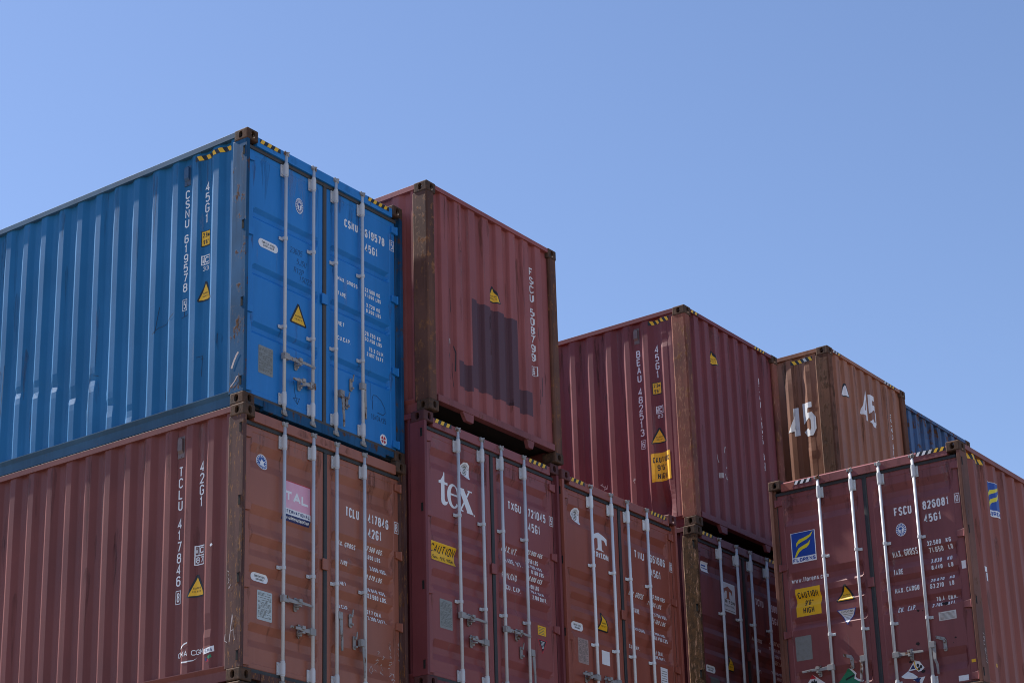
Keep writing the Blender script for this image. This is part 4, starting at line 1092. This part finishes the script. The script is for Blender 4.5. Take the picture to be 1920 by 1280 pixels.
d = Decal(e, ['chalk'])
for pts in ([(.72, 1.10), (.73, 1.04), (.75, 1.0)], [(.84, 1.14), (.86, 1.22), (.92, 1.23), (.95, 1.18), (.945, 1.08), (.92, .98), (.86, .94)], [(.83, .86), (.85, .80), (.91, .79)], [(.95, .86), (.955, .80)]): d.line(pts, .014, 'chalk')
d.rect(.735, .79, .79, .86, 'chalk'); d.build('chalk_scribble', eo)
d = Decal(G['side'], ['chalk']); rnd = random.Random(3); scrawl(d, 1.36, .80, -.02, -.02, 4, .03, wd=.010); scrawl(d, .87, .78, .003, -.02, 4, .02, wd=.006); d.build('chalk_scribble', so)

# ================================================================ H: dark doors with very rusty post
h = 2.896
H = container((7.771, -.283, -2.355), h, L40, 'dark maroon container with heavily rusted corner post and white sign on its door', ('H', 'H', 'H_post', 'B_cast', 'H', 'H'), 'door', rows=(3, 3), recs=RED_RECS, mids=(1.877, .95), seed=15)
Ld, Rd, sL, sR = H['L'], H['R'], H['sL'], H['sR']
hazard(H['header'], H['hdr_obj'], .175, .440, h - .090, h - .045, 3); hazard(H['header'], H['hdr_obj'], 1.840, 2.20, h - .090, h - .045, 4)
d = Decal(sL, ['white', 'logo_blue']); d.rect(.222, .390, 2.362, 2.492, 'white'); d.rect(.24, .375, 2.405, 2.415, 'logo_blue', 1); d.rect(.24, .34, 2.435, 2.452, 'logo_blue', 1); d.build('tag_sticker', Ld)
d = Decal(sL, ['white', 'B_door', 'engraved']); d.rect(.640, .978, 1.945, 2.322, 'white'); tee(d, .800, 2.110, .21, 'B_door', 1, sy=.165); d.text('TRITON', .665, .955, 2.055, .044, 'engraved', t=.012, layer=1); d.text('INTERNATIONAL', .68, .95, 2.012, .022, 'engraved', layer=1, t=.004); d.rect(.69, .95, 1.968, 1.974, 'engraved', 1); d.build('company_sticker', Ld)
triangle(sL, Ld, .772, 1.200, 1.395, .205); pill(sL, Ld, .196, .436, 1.110, 1.195); plate(sL, Ld, .25, .46, .77, 1.055, 'engraved', seed=9)
d = Decal(sR, ['white']); d.text('TCNU', 1.495, 1.700, 2.172, .094, 'white', t=.016); d.text('298045', 1.845, 2.17, 2.164, .094, 'white', t=.016); d.text('45G1', 1.845, 2.06, 2.004, .090, 'white', t=.016); idbox(d, '3', 2.32, 2.21, .07, .115)
for s, a, b, v, hh in (('MAX. GROSS', 1.40, 1.655, 1.705, .045), ('TARE', 1.42, 1.56, 1.56, .045), ('NET', 1.43, 1.53, 1.29, .045), ('CU.CAP.', 1.41, 1.60, 1.11, .045), ('32.500 KGS', 1.83, 2.13, 1.735, .046), ('71.650 LBS', 1.83, 2.13, 1.655, .046), ('3.700 KGS', 1.86, 2.14, 1.56, .046), ('8.160 LBS', 1.86, 2.14, 1.48, .046), ('28.800 KGS', 1.84, 2.14, 1.345, .046), ('63.490 LBS', 1.84, 2.14, 1.27, .046)):
    d.text(s, a, b, v, hh, 'white', t=.009)
d.build('lettering', Rd)

# ================================================================ I: orange-brown 45 ft container, J: blue one behind it
I = container((10.93, -.704, .865), h, 13.716, 'orange-brown container with a large white 45 on its side and again on its end', ('I', 'I_end', 'I_post', 'I_cast', 'I', 'I'), 'front', rows=(44, 3), seed=17, wav=.005, ph=.37, amp=.5,
              bumps=[(.60, 2.55, .05, .16, -.014), (.33, 2.60, .05, .12, -.014), (.33, 2.28, .045, .22, -.008), (.34, 1.42, .05, .10, -.010)])
so, eo, e = I['side_obj'], I['end_obj'], I['end']
d = Decal(I['side'], ['white'])
def fat(d, s, u0, u1, v0, v1, t, mat='white'):
    d.text(s, u0, u1, v0, v1 - v0, mat, t=t, fill=.90)
fat(d, '45', .685, .268, 1.655, 2.140, .078); d.build('lettering', so)
hazard(I['side'], so, .25, .585, 2.735, 2.795, 4, ['yellow', 'worn_white', 'yellow', 'yellow'])
hs = Surf('e', [.16, W - .16], [h - .06, h - .01], lambda u, v: .008)
hazard(hs, eo, .175, .410, h - .057, h - .017, 3, ['worn_white', 'worn_white', 'yellow']); hazard(hs, eo, 1.76, 2.11, h - .057, h - .017, 4, ['worn_white', 'worn_white', 'yellow', 'yellow'])
triangle(e, eo, .515, 2.285, 2.480, .20, fill='white', words=False)
d = Decal(e, ['white']); d.text('45', .985, 1.475, 2.055, .475, 'white', t=.075, fill=.86); d.column('ECMU 417200', 1.965, 2.43, 1.40, .062, 'white', space=.6); d.build('lettering', eo)
J = container((13.40, -.614, .764), h, L40, 'weathered blue container at the far right end of the back row', ('J', 'J', 'J_post', 'I_cast', 'J', 'J'), 'front', rows=(3, 3), seed=19)

# ================================================================ K: front right container, doors facing left
K = container((7.865, -1.256, -2.011), h, L40, 'maroon container at the front right, door end facing left, with square blue and yellow signs', ('K', 'K_door', 'K_post', 'K_cast', 'K', 'K'), 'door', rz=R(-90), rows=(3, 34), wav=.003,
              recs=[(2.560, 2.320, .085), (1.745, 1.540, .07), (1.470, 1.315, .06), (1.190, 1.045, .06), (.555, .295, .085)], mids=(1.862, .920), bars=(.652, 1.072, 1.430, 1.855), seed=21, flip=-1)
Ld, Rd, sL, sR, ro, rs = K['L'], K['R'], K['sL'], K['sR'], K['right_obj'], K['right']
hazard(K['header'], K['hdr_obj'], .345, .575, h - .100, h - .052, 3, ['white', 'white', 'white']); hazard(K['header'], K['hdr_obj'], 1.905, 2.270, h - .090, h - .042, 5, ['white', 'white', 'worn_white', 'yellow', 'yellow'])
def florens(surf, par, u0, u1, v0, v1):
    d = Decal(surf, ['white', 'logo_blue', 'logo_yellow']); wd, hh = u1 - u0, v1 - v0
    X = lambda a: u0 + wd * a; Y = lambda b: v0 + hh * b
    d.rect(u0, u1, v0, v1, 'white'); d.rect(X(.03), X(.97), Y(.19), Y(.985), 'logo_blue', 1)
    d.poly([(X(a), Y(b)) for a, b in ((.93, .97), (.78, .86), (.55, .80), (.34, .76), (.22, .66), (.20, .53), (.30, .62), (.48, .68), (.66, .73), (.82, .80))], 'logo_yellow', 2)
    d.poly([(X(a), Y(b)) for a, b in ((.80, .70), (.68, .60), (.48, .54), (.30, .48), (.20, .36), (.12, .20), (.18, .20), (.30, .34), (.45, .42), (.62, .46), (.74, .54))], 'logo_yellow', 2)
    d.text('FLORENS', X(.04), X(.96), Y(.035), hh * .12, 'logo_blue', t=.011, layer=1, fill=.84)
    return d.build('company_sticker', par)
d = Decal(K['header'], ['F']); d.poly([(.170, h - .146), (.318, h - .146), (.335, h - .10), (.372, h - .058), (.170, h - .058)], 'F'); d.build('paint_patch', K['hdr_obj'], lift=.0012)
d = Decal(sR, ['H']); d.poly([(1.470, 1.815), (1.740, 1.800), (1.750, 2.02), (1.700, 2.055), (1.660, 2.03), (1.560, 1.965), (1.475, 1.935)], 'H'); d.build('paint_patch', Rd, lift=.0010)
florens(sL, Ld, .222, .540, 1.848, 2.220)
d = Decal(sL, ['white']); d.text('www.florens.com', .180, .658, 1.622, .062, 'white', t=.009); d.build('lettering', Ld)
caution(sL, Ld, .227, .548, 1.200, 1.538, [('CAUTION', .09, .90, .66, .21), ("9'6\"", .34, .66, .37, .21), ('HIGH', .28, .72, .09, .21)])
triangle(sL, Ld, .864, 1.290, 1.490, .24)
d = Decal(sL, ['logo_blue', 'white', 'engraved']); d.poly([(.740, 1.196), (.986, 1.196), (.866, 1.006)], 'logo_blue'); d.poly([(.756, 1.188), (.970, 1.188), (.866, 1.024)], 'white', 1); d.text('ATTENTION', .79, .94, 1.158, .022, 'engraved', layer=2, t=.004)
for i in range(5): d.rect(.80 + i * .014, .93 - i * .013, 1.140 - i * .018, 1.144 - i * .018, 'engraved', 2)
d.build('attention_sticker', Ld)
plate(sL, Ld, .182, .390, .680, .968, 'plate', lines=0, seed=12)
d = Decal(sL, ['white', 'red', 'black']); d.poly([(.355, .505), (.25, .37), (.36, .24), (.53, .37)], 'white'); d.poly([(.355, .505), (.31, .455), (.40, .455)], 'red', 1); d.poly([(.32, .40), (.34, .44), (.355, .42), (.37, .455), (.385, .42), (.40, .43), (.41, .36), (.38, .33), (.34, .33)], 'black', 2); d.build('hazard_placard', Ld)
d = Decal(sL, ['green', 'white', 'black']); d.poly([(.81, .510), (.66, .345), (.80, .22), (.96, .335), (.90, .375), (.885, .40), (.90, .43), (.86, .48)], 'green'); d.poly([(.82, .509), (.86, .495), (.905, .44), (.89, .405), (.91, .38), (1.0, .345), (.985, .325), (.93, .345), (.872, .385), (.885, .43)], 'white', 1); d.quad(.82, .405, .115, .022, .35, 'black', 1); d.build('hazard_placard', Ld)
d = Decal(sR, ['white'])
d.text('FSCU', 1.555, 1.770, 2.168, .102, 'white', t=.017); d.text('826081', 1.908, 2.224, 2.180, .098, 'white', t=.017); d.text('45G1', 1.910, 2.118, 2.024, .096, 'white', t=.017)
idbox(d, '0', 2.326, 2.236, .062, .112)
for s, a, b, v, hh in (('MAX. GROSS', 1.487, 1.792, 1.692, .072), ('TARE', 1.483, 1.602, 1.480, .066), ('MAX. CARGO', 1.481, 1.776, 1.266, .062), ('CU.  CAP.', 1.492, 1.712, 1.043, .068),
                       ('32.500', 1.915, 2.085, 1.750, .055), ('KG', 2.142, 2.205, 1.752, .052), ('71.650', 1.923, 2.095, 1.672, .055), ('LB', 2.155, 2.210, 1.675, .052), ('3.830', 1.937, 2.068, 1.543, .054), ('KG', 2.135, 2.195, 1.545, .050), ('8.440', 1.943, 2.075, 1.464, .050), ('LB', 2.145, 2.203, 1.462, .050),
                       ('28.670', 1.913, 2.075, 1.330, .040), ('KG', 2.138, 2.198, 1.330, .040), ('63.210', 1.905, 2.068, 1.251, .054), ('LB', 2.138, 2.192, 1.251, .052), ('76.4', 1.951, 2.048, 1.102, .050), ('CU.M.', 2.092, 2.203, 1.100, .048), ('2.700', 1.908, 2.03, 1.036, .044), ('CU.FT.', 2.07, 2.19, 1.034, .044)):
    d.text(s, a, b, v, hh, 'white', t=.0105)
d.build('lettering', Rd)
seal(sR, Rd, 1.622, 2.000, .064, .076, 'seal_blue')
d = Decal(sR, ['worn_white', 'engraved']); d.rect(1.973, 2.180, .868, .967, 'worn_white')
for i in range(6): d.rect(1.99, 2.16, .882 + i * .013, .886 + i * .013, 'engraved', 1)
d.build('paper_sticker', Rd)
d = Decal(sR, ['white', 'yellow']); d.rect(2.302, 2.352, 1.413, 1.504, 'white'); d.rect(2.134, 2.250, .160, .222, 'white'); d.rect(2.302, 2.352, .348, .382, 'yellow'); d.build('small_sticker', Rd)
d = Decal(sR, ['white', 'navy', 'black', 'yellow'])
d.poly([(1.620, .482), (1.68, .46), (1.730, .385), (1.70, .35), (1.66, .345), (1.63, .375), (1.53, .365)], 'white'); d.poly([(1.60, .44), (1.56, .385), (1.62, .385)], 'navy', 1)
for c in ((1.655, .42), (1.69, .40), (1.665, .378)): d.ell(c[0], c[1], .016, .020, 'black', 1, 10)
d.line([(1.615, .47), (1.625, .40), (1.655, .365)], .012, 'yellow', 2)
d.poly([(1.53, .365), (1.455, .312), (1.50, .285), (1.60, .265), (1.745, .275), (1.70, .20), (1.60, .10), (1.68, .22), (1.60, .25), (1.66, .28), (1.60, .33)], 'white'); d.poly([(1.60, .262), (1.70, .268), (1.655, .215)], 'navy', 1); d.build('hazard_placard', Rd)
d = Decal(sR, ['grime']); rnd = random.Random(9)
for cu, cv, r_ in ((1.695, .655, .026), (1.69, .585, .008), (1.575, .47, .02), (2.145, .655, .014), (2.115, .60, .006), (1.72, .34, .028), (1.735, 1.03, .018), (1.79, 1.02, .008), (2.07, 1.06, .028), (2.035, 1.062, .02)):
    d.poly([(cu + r_ * rnd.uniform(.7, 1.15) * math.cos(a * .5236), cv + r_ * .8 * rnd.uniform(.7, 1.15) * math.sin(a * .5236)) for a in range(12)], 'grime', 2)
d.build('rust_spot', Rd)
handle(Ld, .652, .535, .278, .478); keeper(Ld, .885, .560, bent=1); hanging(Ld, 1.072, .575, -1, ln=.26); handle(Rd, 1.430, .553, 1.785, 1.618); keeper(Rd, 2.020, .590, bent=1); hanging(Rd, 1.855, .605, 1)
hazard(rs, ro, .300, .480, 2.765, 2.832, 2, lean=-1); hazard(rs, ro, .52, .70, 2.762, 2.828, 2, lean=-1)
florens(rs, ro, .765, 1.095, 2.195, 2.620)
d = Decal(rs, ['white', 'yellow']); d.rect(.414, .482, 1.44, 1.50, 'white'); d.rect(.440, .485, 1.335, 1.43, 'white'); d.rect(.448, .496, .345, .385, 'yellow'); d.build('small_sticker', ro)
d = Decal(Surf('r', [0, .2], [.1, 2.8], lambda u, v: .0035), ['chalk']); rnd = random.Random(21); scrawl(d, .13, .66, .002, -.035, 10, .022, wd=.006); d.build('chalk_scribble', ro)

# ================================================================ weathering
door_stains(A, 2.887, (.585, 1.005, 1.352, 1.775), (1.885, .945), 1, .7); door_stains(B, 2.644, (.585, 1.005, 1.352, 1.775), (1.155,), 2, 1.0)
for ct, sd, kk in ((E, 3, .9), (F, 4, .4), (H, 5, .8)): door_stains(ct, 2.896, (.585, 1.005, 1.352, 1.775), (1.885, .96), sd, kk)
door_stains(K, 2.896, (.652, 1.072, 1.430, 1.855), (1.862, .92), 6, 1.3)
wall_stains(A['side'], A['side_obj'], 2.887, .3, 4.2, 11, 34, ('dirt_run', 'dirt_run', 'dirt_run', 'chalky_run', 'rust_run')); wall_stains(B['side'], B['side_obj'], 2.644, .3, 4.2, 12, 34, ('dirt_run', 'chalky_run', 'dirt_run'))
wall_stains(G['side'], G['side_obj'], 2.921, .3, 2.2, 13, 26); wall_stains(I['side'], I['side_obj'], 2.896, .3, 1.2, 14, 22, ('dirt_run', 'rust_run')); wall_stains(K['right'], K['right_obj'], 2.896, .3, 2.2, 15, 24)
for ct, hh, sd in ((D, 2.604, 16), (G, 2.921, 17), (I, 2.896, 18), (J, 2.896, 19)): wall_stains(ct['end'], ct['end_obj'], hh, .15, 2.25, sd, 30, ('dirt_run', 'rust_run', 'chalky_run', 'rust_run') if ct is not J else ('rust_run', 'rust_run', 'dirt_run'))
for pts in ([(1.27, 1.02), (1.20, 1.08), (1.08, 1.10), (.98, 1.17)], [(1.24, 1.02), (1.20, 1.30)], [(.90, 1.10), (.86, 1.11), (.87, 1.30)], [(.86, 1.11), (.80, 1.12)], [(.66, .62), (.60, .63), (.61, .42)], [(.62, .60), (.585, .60)], [(3.50, 1.25), (3.52, .60)], [(3.56, 1.2), (3.57, .5)], [(2.13, .80), (2.05, .78)], [(.38, .80), (.385, .70)], [(1.08, .40), (1.083, .28)]): Decal(A['side'], ['marker']).line(pts, .006, 'marker').build('scratch', A['side_obj'])

# ================================================================ ground
m, n, L, p = newmat('yard_asphalt')
tc = n.new('ShaderNodeTexCoord'); t = n.new('ShaderNodeTexNoise'); t.inputs['Scale'].default_value = .35; t.inputs['Detail'].default_value = 9
L.new(tc.outputs['Object'], t.inputs['Vector'])
cr = n.new('ShaderNodeValToRGB'); cr.color_ramp.elements[0].color = (.13, .112, .09, 1); cr.color_ramp.elements[1].color = (.22, .19, .155, 1); cr.color_ramp.elements[0].position = .3; cr.color_ramp.elements[1].position = .7
L.new(t.outputs['Fac'], cr.inputs[0]); L.new(cr.outputs[0], p.inputs['Base Color']); p.inputs['Roughness'].default_value = .9
MAT['yard_asphalt'] = m
mb = MB(); mb.add([(-1500, -1500, GROUND), (1500, -1500, GROUND), (1500, 1500, GROUND), (-1500, 1500, GROUND)], [(0, 1, 2, 3)])
g = mb.build('ground', 'yard_asphalt'); g['kind'] = 'structure'
